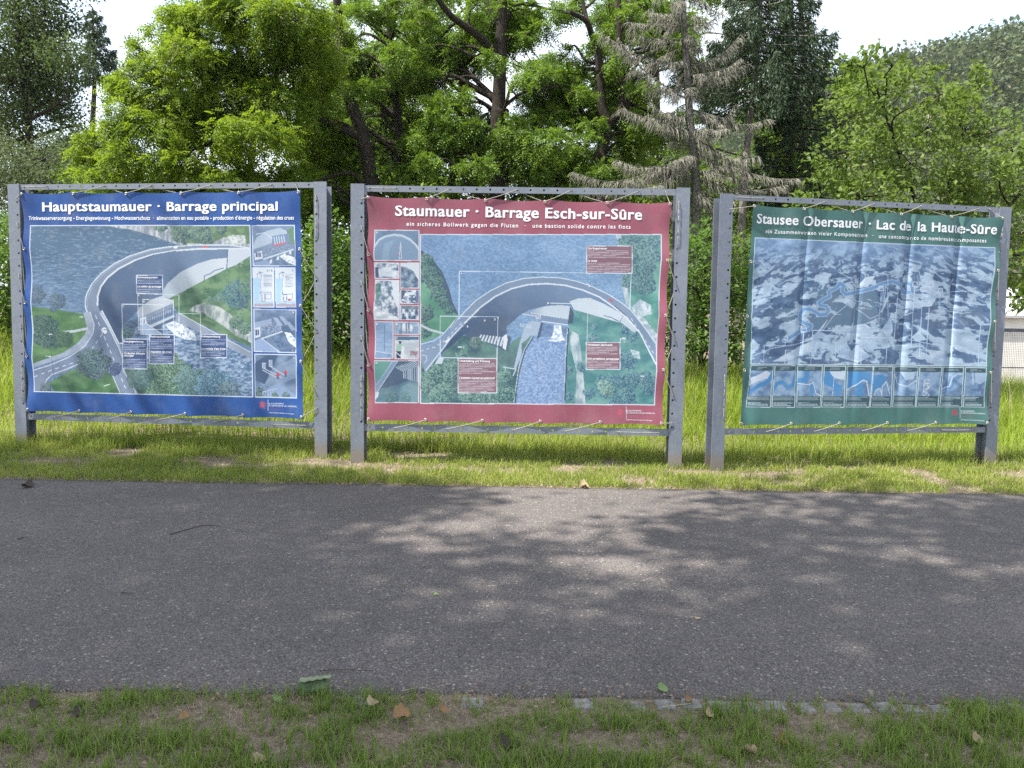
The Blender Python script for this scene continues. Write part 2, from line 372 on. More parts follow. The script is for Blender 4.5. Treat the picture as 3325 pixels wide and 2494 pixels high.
    for r in ([(968, 617), (1336, 630), (1336, 940), (975, 940)], [(1012, 670), (1285, 675), (1290, 985), (1016, 985)], [(828, 712), (1197, 716), (1203, 985), (1203, 1025), (832, 1025)]):
        P.line(r+[r[0]], 5, (222, 230, 242))
    P.line([(1340, 797), (1530, 797), (1536, 985)], 5, (222, 230, 242))
    for (x0, y0, x1, y1, h1, h2) in ((960, 452, 1192, 613, 22, 105), (828+8, 1027, 1056, 1294, 26, 150), (1076, 987, 1296, 1248, 25, 160), (1536, 985, 1772, 1192, 25, 135)):
        P.box(x0, y0, x1, y1, nv, 6)
        mid = y0+h2-14
        P.words(x0+10, y0+h1+22, x1-10, mid-14, 15, (196, 206, 226), int(x0))
        P.words(x0+10, mid+(46 if x0 < 900 else 24), x1-10, y1-8, 15, (196, 206, 226), int(x0)+1)
    P.line([(2, 8), (1984, 4), (2008, 1545), (38, 1497), (2, 8)], 8, W_)
    # side column
    P.frame(800, 720, 2.765)
    q = [(68, 35), (455, 31), (462, 395), (76, 395)]; m = P.inside(q)
    P.tex(m, (104, 126, 158), (130, 150, 178), .01, .01, 81)
    P.put(m & P.inside([(78, 215), (110, 140), (200, 80), (320, 55), (400, 90), (405, 130), (80, 250)]), (176, 190, 210))
    P.put(m & P.inside([(380, 80), (455, 40), (458, 210), (410, 190)]), (92, 140, 96))
    P.put(m & P.inside([(245, 130), (405, 105), (412, 190), (250, 235)]), (112, 132, 166))
    for k in range(5):
        P.line([(265+k*22, 140-k*3), (275+k*22, 200-k*4)], 9, (190, 215, 232), m); P.line([(262+k*22, 208-k*5), (282+k*22, 214-k*5)], 12, (206, 92, 108), m)
    P.line([(105, 112), (180, 98), (250, 150)], 6, (214, 224, 236), m)
    P.put(m & P.inside([(85, 285), (155, 258), (160, 330), (92, 345)]), (222, 228, 238)); P.box(100, 275, 148, 318, (54, 74, 112), 0)
    for k in range(3): P.line([(112+k*12, 272), (112+k*12, 320)], 4, (214, 222, 234), m)
    P.tex(m & P.inside([(165, 255), (400, 200), (410, 255), (165, 310)]), (96, 116, 150), (150, 166, 190), .12, .1, 82, o=2)
    P.tex(m & P.inside([(200, 330), (440, 240), (462, 300), (462, 395), (300, 395)]), (84, 106, 140), (120, 140, 170), .05, .05, 83)
    P.line([(170, 335), (440, 250)], 14, (204, 214, 226), m)
    for a in (225, 290, 350, 405): P.put(m & P.inside([(a, 345-(a-225)*.45), (a+22, 335-(a-225)*.45), (a+18, 372-(a-225)*.45), (a-4, 375-(a-225)*.45)]), (214, 222, 232))
    P.tex(m & P.inside([(310, 310), (360, 290), (455, 320), (462, 392), (400, 370)]), (150, 172, 200), (248, 250, 252), .06, .06, 84, .25, .5)
    P.put(m & P.inside([(80, 370), (190, 340), (240, 395), (78, 395)]), (140, 162, 200)); P.qbox(q, 7)
    for q, lx in (([(72, 412), (260, 412), (264, 766), (82, 766)], 0), ([(272, 412), (460, 412), (466, 766), (282, 766)], 200)):
        m = P.inside(q); P.put(m, (222, 228, 238))
        P.put(m & (P.x > 75+lx) & (P.x < 140+lx*1.02) & (P.y > 508) & (P.y < 735), (172, 208, 232))
        P.put(m & P.inside([(133+lx, 455), (158+lx, 455), (143+lx, 540), (148+lx, 640), (152+lx, 735), (120+lx, 735), (135+lx, 600)]), (206, 216, 228))
        P.line([(122+lx, 452), (160+lx, 456)], 6, (90, 110, 150), m); P.line([(112+lx, 505), (112+lx, 465), (140+lx, 462)], 4, (90, 110, 150), m)
        P.line([(150+lx, 460), (140+lx, 560), (150+lx, 700)], 3, (120, 140, 170), m)
        P.put(m & (P.y > 735+4*np.sin(P.x*.05)), (170, 160, 178)); P.put(m & (P.y > 712+6*np.sin(P.x*.04)) & (P.y < 735), (180, 206, 226))
        for a in ([(142, 632), (235, 632), (235, 650), (142, 650)], [(182, 650), (235, 650), (235, 695), (182, 695)], [(155, 655), (180, 655), (180, 715), (155, 715)]): P.line([(x+lx, y) for x, y in a]+[(a[0][0]+lx, a[0][1])], 3, (80, 96, 130), m)
        P.words(168+lx, 478, 245+lx, 590, 13, (120, 130, 150), 5+lx)
        if lx: P.put(m & P.inside([(392, 700), (406, 690), (420, 700), (416, 712), (396, 712)]), (214, 60, 70))
        P.qbox(q, 7)
    for q, sd in (([(80, 786), (468, 792), (470, 1175), (86, 1165)], 1), ([(90, 1190), (470, 1195), (475, 1583), (95, 1573)], 2)):
        m = P.inside(q); oy = 786 if sd == 1 else 1190
        P.tex(m, (78, 100, 136), (128, 148, 178), .012, .012, 85+sd)
        if sd == 1:
            P.put(m & P.inside([(85, 905), (240, 870), (245, 925), (90, 960)]), (150, 168, 196))
            P.put(m & P.inside([(90, 955), (140, 945), (142, 1030), (92, 1045)]), (214, 222, 234)); P.box(98, 968, 130, 1020, (52, 72, 112), 0); P.line([(114, 965), (114, 1022)], 4, (210, 220, 232), m)
            P.tex(m & P.inside([(150, 940), (330, 900), (330, 980), (150, 1010)]), (84, 106, 142), (160, 176, 200), .12, .1, 87, o=2)
            P.line([(215, 920), (215, 945)], 6, (206, 92, 108), m)
            for a in ((250, 860), (310, 850), (370, 900)): P.put(m & P.inside([(a[0], a[1]), (a[0]+40, a[1]), (a[0]+100, a[1]+70), (a[0]+60, a[1]+80)]), (156, 172, 198))
            P.line([(150, 1050), (340, 985)], 12, (206, 216, 228), m)
            P.put(m & P.inside([(88, 1070), (150, 1045), (310, 1168), (88, 1168)]), (146, 168, 206)); P.line([(150, 1045), (312, 1168)], 6, (220, 228, 238), m)
            P.tex(m & P.inside([(250, 1060), (400, 1010), (470, 1080), (470, 1172), (330, 1172)]), (70, 92, 128), (110, 132, 164), .05, .05, 88)
            P.tex(m & P.inside([(360, 990), (420, 1000), (470, 1060), (470, 1130), (400, 1080)]), (150, 172, 200), (246, 249, 252), .06, .06, 89, .25, .5)
        else:
            P.put(m & P.inside([(95, 1260), (200, 1200), (300, 1200), (180, 1460), (95, 1420)]), (62, 82, 116))
            P.put(m & P.inside([(180, 1460), (300, 1290), (475, 1210), (475, 1400), (230, 1490)]), (150, 168, 194), .55)
            for a in ([(160, 1310), (330, 1400)], [(230, 1300), (380, 1390)], [(160, 1330), (300, 1410)]): P.line(a, 7, (196, 208, 224), m)
            P.box(160, 1270, 190, 1315, (150, 166, 194), 3); P.box(220, 1240, 250, 1300, (150, 166, 194), 3)
            for (a, b) in ((298, 1375), (370, 1355)):
                P.put(m & P.inside([(a-20, b+12), (a-14, b-6), (a-6, b-10), (a-5, b-24), (a+5, b-24), (a+6, b-10), (a+14, b-6), (a+20, b+12)]), (214, 58, 72)); P.put(m & P.inside([(a-8, b+12), (a+8, b+12), (a+12, b+38), (a-14, b+36)]), (70, 90, 130))
            P.put(m & P.inside([(200, 1500), (300, 1450), (470, 1560), (470, 1580), (200, 1580)]), (140, 162, 198))
            for k in range(5): P.line([(165+k*22, 1525), (160+k*24, 1570)], 4, (200, 210, 224), m)
            P.line([(160, 1530), (280, 1500)], 5, (210, 220, 232), m)
            P.tree(125, 1530, 55, (52, 74, 86), (120, 142, 140), 91, m); P.tree(370, 1560, 45, (60, 84, 96), (130, 152, 150), 92, m); P.tree(270, 1560, 30, (60, 90, 90), (130, 160, 140), 93, m)
        P.qbox(q, 7)
    P.frame(780, 1280, 9.617)
    logo(P, 735, 345, 220, (196, 72, 96))
    P.words(960, 440, 1420, 530, 60, (110, 70, 130), 4)
    return P

def print_red():
    P = Print([(796*K, 423*K), (1457*K, 437*K), (1438*K, 919*K), (797*K, 910*K)], (150, 62, 80))
    P.tex(P.X > 0, (156, 72, 88), (166, 80, 96), .02, .004, 103, a=1.)
    P.frame(1360, 760, 2.6976)
    M = P.inside([(38, 4), (2150, 4), (2092, 1497), (32, 1482)])
    x, y = P.x, P.y
    P.put(M, lambda x, y: np.array([118, 150, 190])+np.outer(np.clip(x/2100, 0, 1), [12, 14, 10]))
    n1 = fbm(x*.06, y*.11, 111, 4); P.I[M] += ((np.clip((n1-.5)*4.5, -1, 1))*17)[M][:, None]+((fbm(x*.004, y*.006, 116, 3)-.5)*40)[M][:, None]
    # right bank
    rb = M & P.inside([(1745, 4), (2160, 4), (2160, 1500), (2095, 1100), (1960, 800), (1870, 660), (1820, 600), (1800, 400), (1850, 250), (1770, 80)])
    P.tex(rb, (64, 128, 118), (112, 176, 158), .008, .01, 112)
    P.tex(M & P.inside([(1740, 4), (1790, 4), (1880, 330), (1840, 400), (1880, 660), (1830, 610), (1790, 400), (1840, 330)]), (150, 170, 186), (206, 216, 220), .03, .01, 113)
    P.tex(M & P.inside([(1880, 640), (1960, 570), (2050, 620), (2060, 700), (1980, 720), (2130, 900), (2120, 1100), (1990, 880)]), (150, 172, 186), (222, 230, 234), .04, .04, 114)
    for k, (cx, cy, r) in enumerate([(1870, 60, 110), (2060, 60, 110), (1960, 130, 80), (2040, 210, 110), (1900, 290, 60), (1890, 390, 100), (2020, 300, 90), (2000, 430, 110), (1880, 200, 60)]):
        P.tree(cx, cy, r, (52, 86, 100), (128, 168, 164), 120+k, M)
    # left bank
    lb = M & P.inside([(36, 140), (110, 190), (220, 330), (280, 480), (310, 600), (365, 700), (340, 760), (230, 880), (36, 960)])
    P.tex(lb, (70, 140, 110), (104, 178, 136), .008, .01, 115)
    P.put(M & P.inside([(36, 140), (120, 195), (225, 330), (285, 480), (315, 600), (370, 715), (330, 690), (240, 540), (120, 300), (36, 200)]), (66, 84, 108))
    for k, (cx, cy, r) in enumerate([(75, 250, 90), (120, 350, 90), (60, 380, 50), (160, 420, 80), (190, 520, 80), (240, 600, 60), (290, 670, 45), (80, 690, 80), (70, 850, 70)]):
        P.tree(cx, cy, r, (42, 72, 82), (108, 148, 132), 130+k, M)
    P.line([(40, 800), (120, 840), (230, 870)], 20, (196, 210, 214), M)
    # downstream slopes
    P.tex(M & P.inside([(1280, 640), (1500, 690), (1770, 770), (1850, 800), (1960, 870), (2095, 1130), (2092, 1500), (1280, 1490), (1330, 800)]), (66, 122, 126), (112, 166, 158), .008, .012, 116)
    P.tex(M & P.inside([(1360, 850), (1420, 880), (1450, 1100), (1480, 1490), (1390, 1490), (1400, 1200), (1340, 950)]), (132, 156, 168), (204, 214, 218), .03, .012, 117)
    P.tex(M & P.inside([(210, 1070), (360, 900), (560, 860), (760, 1000), (900, 900), (1010, 890), (900, 1100), (850, 1490), (36, 1490), (36, 1200)]), (48, 80, 92), (94, 136, 124), .012, .012, 118)
    for k, (cx, cy, r) in enumerate([(1555, 820, 35), (1540, 920, 60), (1820, 840, 50), (1900, 890, 60), (1850, 1110, 90), (1760, 1080, 60), (1620, 1290, 70), (1700, 1300, 80), (1800, 1280, 70), (1900, 1270, 80), (1520, 1390, 60), (1660, 1370, 80), (1840, 1420, 90), (2040, 1330, 90), (2000, 1250, 60), (1440, 1160, 50), (1335, 1190, 40), (1340, 1420, 40), (1730, 1470, 60)]):
        P.tree(cx, cy, r, (48, 84, 112), (120, 164, 164), 140+k, M)
    P.tree(1660, 1350, 80, (70, 110, 110), (170, 206, 186), 160, M)
    P.tex(M & P.inside([(1870, 1010), (1950, 1030), (1960, 1100), (1900, 1080)]), (130, 160, 172), (214, 224, 226), .04, .06, 161)
    # dam face
    arch_o = [(365, 745), (420, 680), (520, 580), (640, 500), (780, 430), (940, 388), (1100, 376), (1250, 382), (1400, 412), (1540, 460), (1680, 528), (1800, 605), (1880, 670), (1990, 810), (2100, 960)]
    arch_i = [(2098, 1140), (1960, 870), (1810, 700), (1700, 620), (1600, 550), (1450, 488), (1300, 448), (1140, 434), (980, 442), (830, 478), (690, 545), (560, 640), (460, 740), (400, 800)]
    face = [(200, 1070), (260, 1010), (330, 960), (400, 890), (520, 850), (620, 900), (780, 820), (920, 700), (1000, 660), (1130, 630), (1340, 625), (1380, 660), (1600, 720), (1780, 780), (1810, 700)]+arch_i[3:]+[(300, 920), (200, 1050)]
    P.put(M & P.inside(face), lambda x, y: np.array([100, 122, 154])-np.outer(np.clip((y-500)/420, 0, 1), [42, 44, 44])+np.outer(np.clip((x-900)/500, -.3, 1), [16, 18, 18]))
    P.put(M & P.inside([(1340, 590), (1420, 562), (1520, 560), (1640, 610), (1810, 705), (1775, 775), (1600, 725), (1380, 662)]), (206, 216, 226))
    P.line([(1640, 710), (1670, 725), (1700, 728), (1770, 765)], 8, (96, 114, 140), M)
    P.put(M & P.inside([(1785, 770), (1815, 705), (1930, 850), (1900, 860)]), (198, 208, 220))
    # steps of the left block
    P.put(M & P.inside([(430, 880), (560, 760), (780, 720), (790, 880), (830, 910), (800, 1020), (760, 1020), (520, 900), (460, 920)]), (70, 88, 114))
    for k in range(9):
        a = 560+k*27; P.put(M & P.inside([(a, 880+k*3), (a+13, 882+k*3), (a-8, 930+k*8), (a-24, 922+k*8)]), (214, 222, 230))
    P.put(M & P.inside([(762, 890), (790, 875), (796, 930), (780, 1015), (752, 1000)]), (222, 228, 234))
    P.tree(510, 950, 60, (60, 84, 90), (130, 154, 140), 165, M)
    # power house and outlet
    P.put(M & P.inside([(1000, 682), (1060, 650), (1150, 628), (1260, 622), (1345, 632), (1330, 740), (1000, 692)]), lambda x, y: np.array([198, 210, 222])-np.outer(np.clip((1120-x)/120, 0, 1), [46, 44, 40]))
    P.put(M & P.inside([(1345, 632), (1378, 690), (1370, 780), (1325, 790), (1330, 740)]), (60, 78, 104))
    P.put(M & P.inside([(1000, 690), (1330, 742), (1325, 795), (1095, 765), (930, 700)]), (122, 142, 172))
    P.line([(1000, 692), (1330, 745)], 5, (220, 228, 236), M); P.line([(1098, 765), (1320, 795)], 8, (220, 228, 236), M); P.line([(930, 700), (1040, 718)], 12, (190, 202, 218), M)
    for k in range(5): P.line([(1045+k*10, 712), (1045+k*10, 742)], 5, (226, 232, 240), M)
    P.put(M & P.inside([(1000, 760), (1095, 770), (1075, 890), (1000, 890), (920, 960), (920, 1050), (870, 1180), (850, 1180), (900, 960), (940, 830)]), (168, 184, 206))
    P.put(M & P.inside([(1090, 770), (1110, 780), (1080, 915), (1050, 920)]), (70, 88, 116))
    for k in range(3): P.line([(905, 785+k*12), (1000, 800+k*12)], 5, (200, 212, 226), M)
    riv = M & P.inside([(1110, 785), (1325, 815), (1300, 1490), (860, 1490), (900, 1200), (940, 1040), (1010, 920), (1055, 920), (1085, 900)])
    P.tex(riv, (104, 132, 180), (160, 184, 220), .085, .10, 166, .3, .7)
    P.tex(M & P.inside([(1110, 785), (1325, 815), (1320, 900), (1085, 900)]), (90, 116, 156), (120, 146, 184), .05, .05, 167)
    P.tex(M & P.inside([(1205, 800), (1265, 800), (1275, 880), (1300, 930), (1220, 945), (1150, 935), (1190, 890)]), (150, 180, 210), (248, 250, 252), .05, .05, 168, .25, .5)
    P.line([(1330, 830), (1312, 1100), (1298, 1450)], 12, (44, 60, 84), M); P.line([(1322, 830), (1304, 1100), (1290, 1450)], 5, (206, 216, 226), M)
    P.line([(1020, 905), (950, 1020), (905, 1180), (880, 1300), (862, 1490)], 14, (60, 80, 104), M); P.line([(1012, 900), (942, 1015), (893, 1180), (850, 1480)], 6, (200, 212, 224), M)
    P.line([(760, 1165), (870, 1185), (845, 1240)], 9, (190, 204, 216), M); P.line([(770, 1165), (790, 1210)], 7, (190, 204, 216), M)
    for k, (cx, cy, r) in enumerate([(140, 1230, 110), (90, 1340, 90), (240, 1380, 110), (180, 1450, 90), (330, 1160, 90), (390, 1080, 60), (450, 1440, 80), (300, 1250, 70), (720, 1300, 110), (780, 1420, 90), (680, 1430, 80), (780, 1240, 60), (60, 1150, 50), (570, 1420, 60)]):
        P.tree(cx, cy, r, (44, 76, 84), (132, 172, 152), 170+k, M)
    # crest road
    P.put(M & P.inside(arch_o+arch_i), (124, 144, 172)); P.line(arch_o, 8, (220, 230, 240), M); P.line(arch_i, 13, (224, 232, 242), M)
    P.put(M & P.inside([(365, 745), (425, 790), (300, 920), (200, 1060), (90, 1200), (70, 1205), (36, 1100), (36, 985), (150, 960), (230, 900), (300, 830)]), (132, 152, 180))
    P.line([(400, 800), (300, 905), (205, 1035), (80, 1195)], 9, (222, 230, 240), M); P.line([(36, 965), (150, 935), (230, 880), (330, 760)], 7, (222, 230, 240), M)
    P.line([(300, 815), (350, 745)], 14, (206, 216, 226), M); P.line([(300, 815), (350, 745)], 6, (70, 84, 106), M)
    P.line([(36, 1025), (160, 990), (250, 930), (400, 770)], 6, (224, 232, 240), M, dash=26); P.line([(45, 1060), (80, 1065), (90, 1100), (70, 1130)], 5, (224, 232, 240), M)
    P.line([(1880, 740), (2090, 1060)], 6, (224, 232, 240), M, dash=28)
    P.put(M & P.inside([(200, 1072), (240, 1082), (220, 1140), (160, 1135)]), (206, 216, 226))
    P.put(M & P.inside([(245, 945), (285, 905), (295, 925), (260, 958)]), (242, 245, 249)); P.put(M & P.inside([(1480, 440), (1500, 434), (1526, 456), (1508, 464)]), (242, 245, 249)); P.box(1492, 444, 1508, 452, (70, 88, 120), 0)
    P.put(M & P.inside([(1680, 575), (1696, 565), (1718, 585), (1704, 594)]), (208, 78, 76))
    P.line([(1735, 630), (1830, 712)], 9, (60, 80, 110), M)
    # frames and call-outs
    wl = (212, 224, 240)
    P.line([(368, 745), (374, 325), (1880, 345), (1868, 662)], 6, wl)
    P.line([(205, 1058), (205, 718), (712, 726), (703, 1090), (205, 1082), (205, 1058)], 6, wl)
    P.line([(1172, 606), (1500, 610), (1492, 950)], 6, wl); P.line([(1786, 950), (1786, 916), (1804, 916)], 6, wl)
    br = (134, 92, 102)
    for (x0, y0, x1, y1, h2) in ((1490, 105, 1888, 342, 128), (362, 1092, 702, 1392, 165), (1486, 950, 1782, 1185, 140)):
        P.box(x0, y0, x1, y1, br, 6)
        P.words(x0+10, y0+42, x1-12, y0+h2-26, 14.5, (214, 204, 214), int(x0)); P.words(x0+10, y0+h2+22, x1-12, y1-8, 14.5, (214, 204, 214), int(x0)+1)
    for (a, b) in ((378, 990), (1978, 1245), (1815, 915)): P.line([(a-12, b), (a+12, b)], 14, (210, 222, 236))
    P.line([(32, 4), (2150, 4), (2092, 1497), (32, 1482), (32, 4)], 8, W_)
    # side column
    P.frame(1200, 720, 2.765)
    def pic(x0, y0, x1, y1, d, l, fx, fy, sd, lo=.35, hi=.65, o=4):
        m = (P.x > x0) & (P.x < x1) & (P.y > y0) & (P.y < y1); P.tex(m, d, l, fx, fy, sd, lo, hi, 1., o); return m
    def rim(x0, y0, x1, y1): P.line([(x0, y0), (x1, y0+2), (x1, y1), (x0, y1), (x0, y0)], 7, (224, 222, 232))
    m = pic(58, 75, 463, 348, (92, 118, 150), (112, 138, 168), .01, .01, 201)
    ar = [(58, 225), (100, 165), (160, 132), (240, 118), (310, 126), (380, 160), (430, 205), (463, 250)]
    P.put(m & P.inside([(58, 240), (110, 175), (180, 140), (260, 130), (330, 145), (400, 195), (463, 262), (463, 348), (58, 348)]), (120, 144, 172))
    P.put(m & P.inside([(150, 200), (240, 160), (200, 250), (190, 348), (120, 348)]), (136, 160, 184))
    P.line(ar, 20, (176, 196, 212), m); P.line([(a, b-8) for a, b in ar], 4, (226, 232, 240), m)
    P.line([(298, 185), (284, 330), (306, 330), (298, 185)], 4, (226, 232, 240), m)
    for b in (212, 256, 305): P.line([(245-(b-212)*.45, b), (288, b)], 3, (196, 92, 110), m)
    for a in ((100, 165), (170, 105), (260, 92), (350, 110), (430, 170)): P.line([a, (a[0]+8, a[1]+16)], 4, (190, 90, 110), m)
    rim(58, 75, 463, 348)
    m = pic(58, 368, 282, 508, (70, 96, 132), (228, 232, 236), .02, .035, 203); P.put(m & P.inside([(90, 430), (150, 410), (270, 440), (250, 490), (100, 495)]), (230, 234, 238), .8); P.put(m & (P.x < 92) & (P.y > 410), (64, 80, 110)); rim(58, 368, 282, 508)
    m = pic(296, 370, 462, 596, (66, 88, 116), (150, 168, 186), .035, .035, 204); P.put(m & P.inside([(300, 372), (460, 372), (455, 520), (410, 440), (350, 410), (300, 400)]), (212, 220, 228)); rim(296, 370, 462, 596)
    m = pic(60, 524, 284, 880, (84, 104, 130), (214, 218, 222), .035, .035, 205); P.put(m & P.inside([(210, 526), (284, 526), (284, 800), (232, 690), (225, 600)]), (216, 222, 230)); P.tex(m & P.inside([(60, 560), (110, 545), (125, 640), (70, 740)]), (52, 92, 96), (110, 150, 140), .05, .05, 206); P.tex(m & P.inside([(60, 750), (150, 810), (284, 860), (284, 880), (60, 880)]), (180, 190, 200), (236, 238, 240), .02, .05, 207); rim(60, 524, 284, 880)
    m = pic(297, 612, 462, 732, (62, 84, 118), (236, 240, 244), .05, .08, 208); P.put(m & P.inside([(297, 614), (345, 614), (330, 660), (310, 700), (297, 700)]), (66, 84, 106)); P.put(m & (P.x > 436), (92, 114, 146)); rim(297, 612, 462, 732)
    m = pic(297, 750, 462, 880, (58, 82, 116), (230, 236, 242), .05, .03, 209); P.tex(m & (P.y < 785), (96, 112, 126), (130, 144, 154), .03, .05, 210); rim(297, 750, 462, 880)
    m = pic(62, 898, 230, 1228, (132, 158, 194), (156, 180, 212), .01, .02, 211); P.line([(150, 930), (150, 1160)], 4, (66, 84, 110), m); P.line([(62, 1160), (230, 1190)], 7, (200, 212, 226), m); P.box(180, 1185, 206, 1212, (120, 144, 180), 0)
    for b in range(960, 1160, 40): P.line([(62, b), (230, b+5)], 3, (124, 148, 182), m)
    rim(62, 898, 230, 1228)
    m = pic(244, 900, 462, 1012, (138, 160, 188), (186, 202, 220), .012, .03, 212)
    P.put(m & (((P.x-385)/22)**2+((P.y-955)/30)**2 < 1), (232, 238, 244)); P.put(m & (P.x > 314) & (P.x < 340) & (P.y > 915) & (P.y < 975), (228, 234, 242))
    for a in (300, 350, 372): P.line([(a, 902), (a, 1000)], 9, (96, 110, 132), m)
    P.line([(365, 965), (405, 965)], 6, (170, 130, 96), m); P.line([(314, 965), (340, 965)], 6, (170, 130, 96), m); P.put(m & (P.x > 285) & (P.x < 312) & (P.y > 975), (112, 126, 146)); rim(244, 900, 462, 1012)
    m = pic(245, 1028, 460, 1232, (186, 192, 200), (220, 224, 230), .01, .02, 213); P.put(m & (P.y < 1064), (78, 104, 134)); P.put(m & (P.y > 1062) & (P.y < 1072), (200, 216, 232))
    P.put(m & P.inside([(262, 1110), (290, 1090), (325, 1105), (318, 1130), (300, 1165), (258, 1160)]), (150, 196, 170)); P.put(m & P.inside([(256, 1160), (300, 1165), (296, 1228), (262, 1228)]), (40, 52, 76)); P.put(m & (np.hypot(P.x-292, P.y-1084) < 13), (60, 60, 74))
    P.put(m & P.inside([(305, 1115), (330, 1115), (332, 1228), (300, 1228)]), (222, 226, 230)); P.put(m & P.inside([(380, 1160), (455, 1165), (440, 1205), (380, 1200)]), (150, 120, 130)); P.line([(250, 1170), (330, 1232)], 6, (230, 234, 240), m); P.line([(335, 1140), (460, 1232)], 5, (196, 170, 170), m); rim(245, 1028, 460, 1232)
    m = pic(62, 1248, 460, 1625, (78, 112, 130), (110, 146, 158), .012, .012, 214)
    P.put(m & P.inside([(62, 1252), (215, 1252), (130, 1400), (62, 1440)]), (98, 158, 146)); P.put(m & P.inside([(215, 1252), (275, 1252), (90, 1520), (62, 1560), (62, 1440), (130, 1400)]), (128, 152, 182)); P.line([(275, 1252), (80, 1530)], 5, (214, 222, 232), m); P.line([(225, 1252), (75, 1470)], 4, (200, 210, 224), m)
    P.put(m & P.inside([(275, 1252), (460, 1252), (460, 1440), (400, 1420), (250, 1470), (110, 1500)]), (70, 90, 116))
    for k in range(10): P.line([(255+k*18, 1305-k*6), (325+k*16, 1345-k*6), (305+k*16+20, 1405+k*4)], 6, (190, 204, 218), m)
    for k in range(4): P.line([(150+k*18, 1480+k*12), (330+k*16, 1410+k*9)], 3, (50, 66, 90), m)
    P.put(m & P.inside([(62, 1530), (100, 1530), (90, 1570), (62, 1600)]), (206, 216, 226)); P.tree(210, 1590, 70, (56, 90, 100), (104, 136, 138), 216, m); P.tree(340, 1580, 60, (70, 106, 114), (110, 144, 148), 217, m); rim(62, 1248, 460, 1625)
    P.frame(1100, 560, 1.6593)
    logo(P, 1526, 1296, 42, (196, 84, 100)); P.words(1563, 1312, 1640, 1324, 9, (170, 86, 104), 4)
    return P

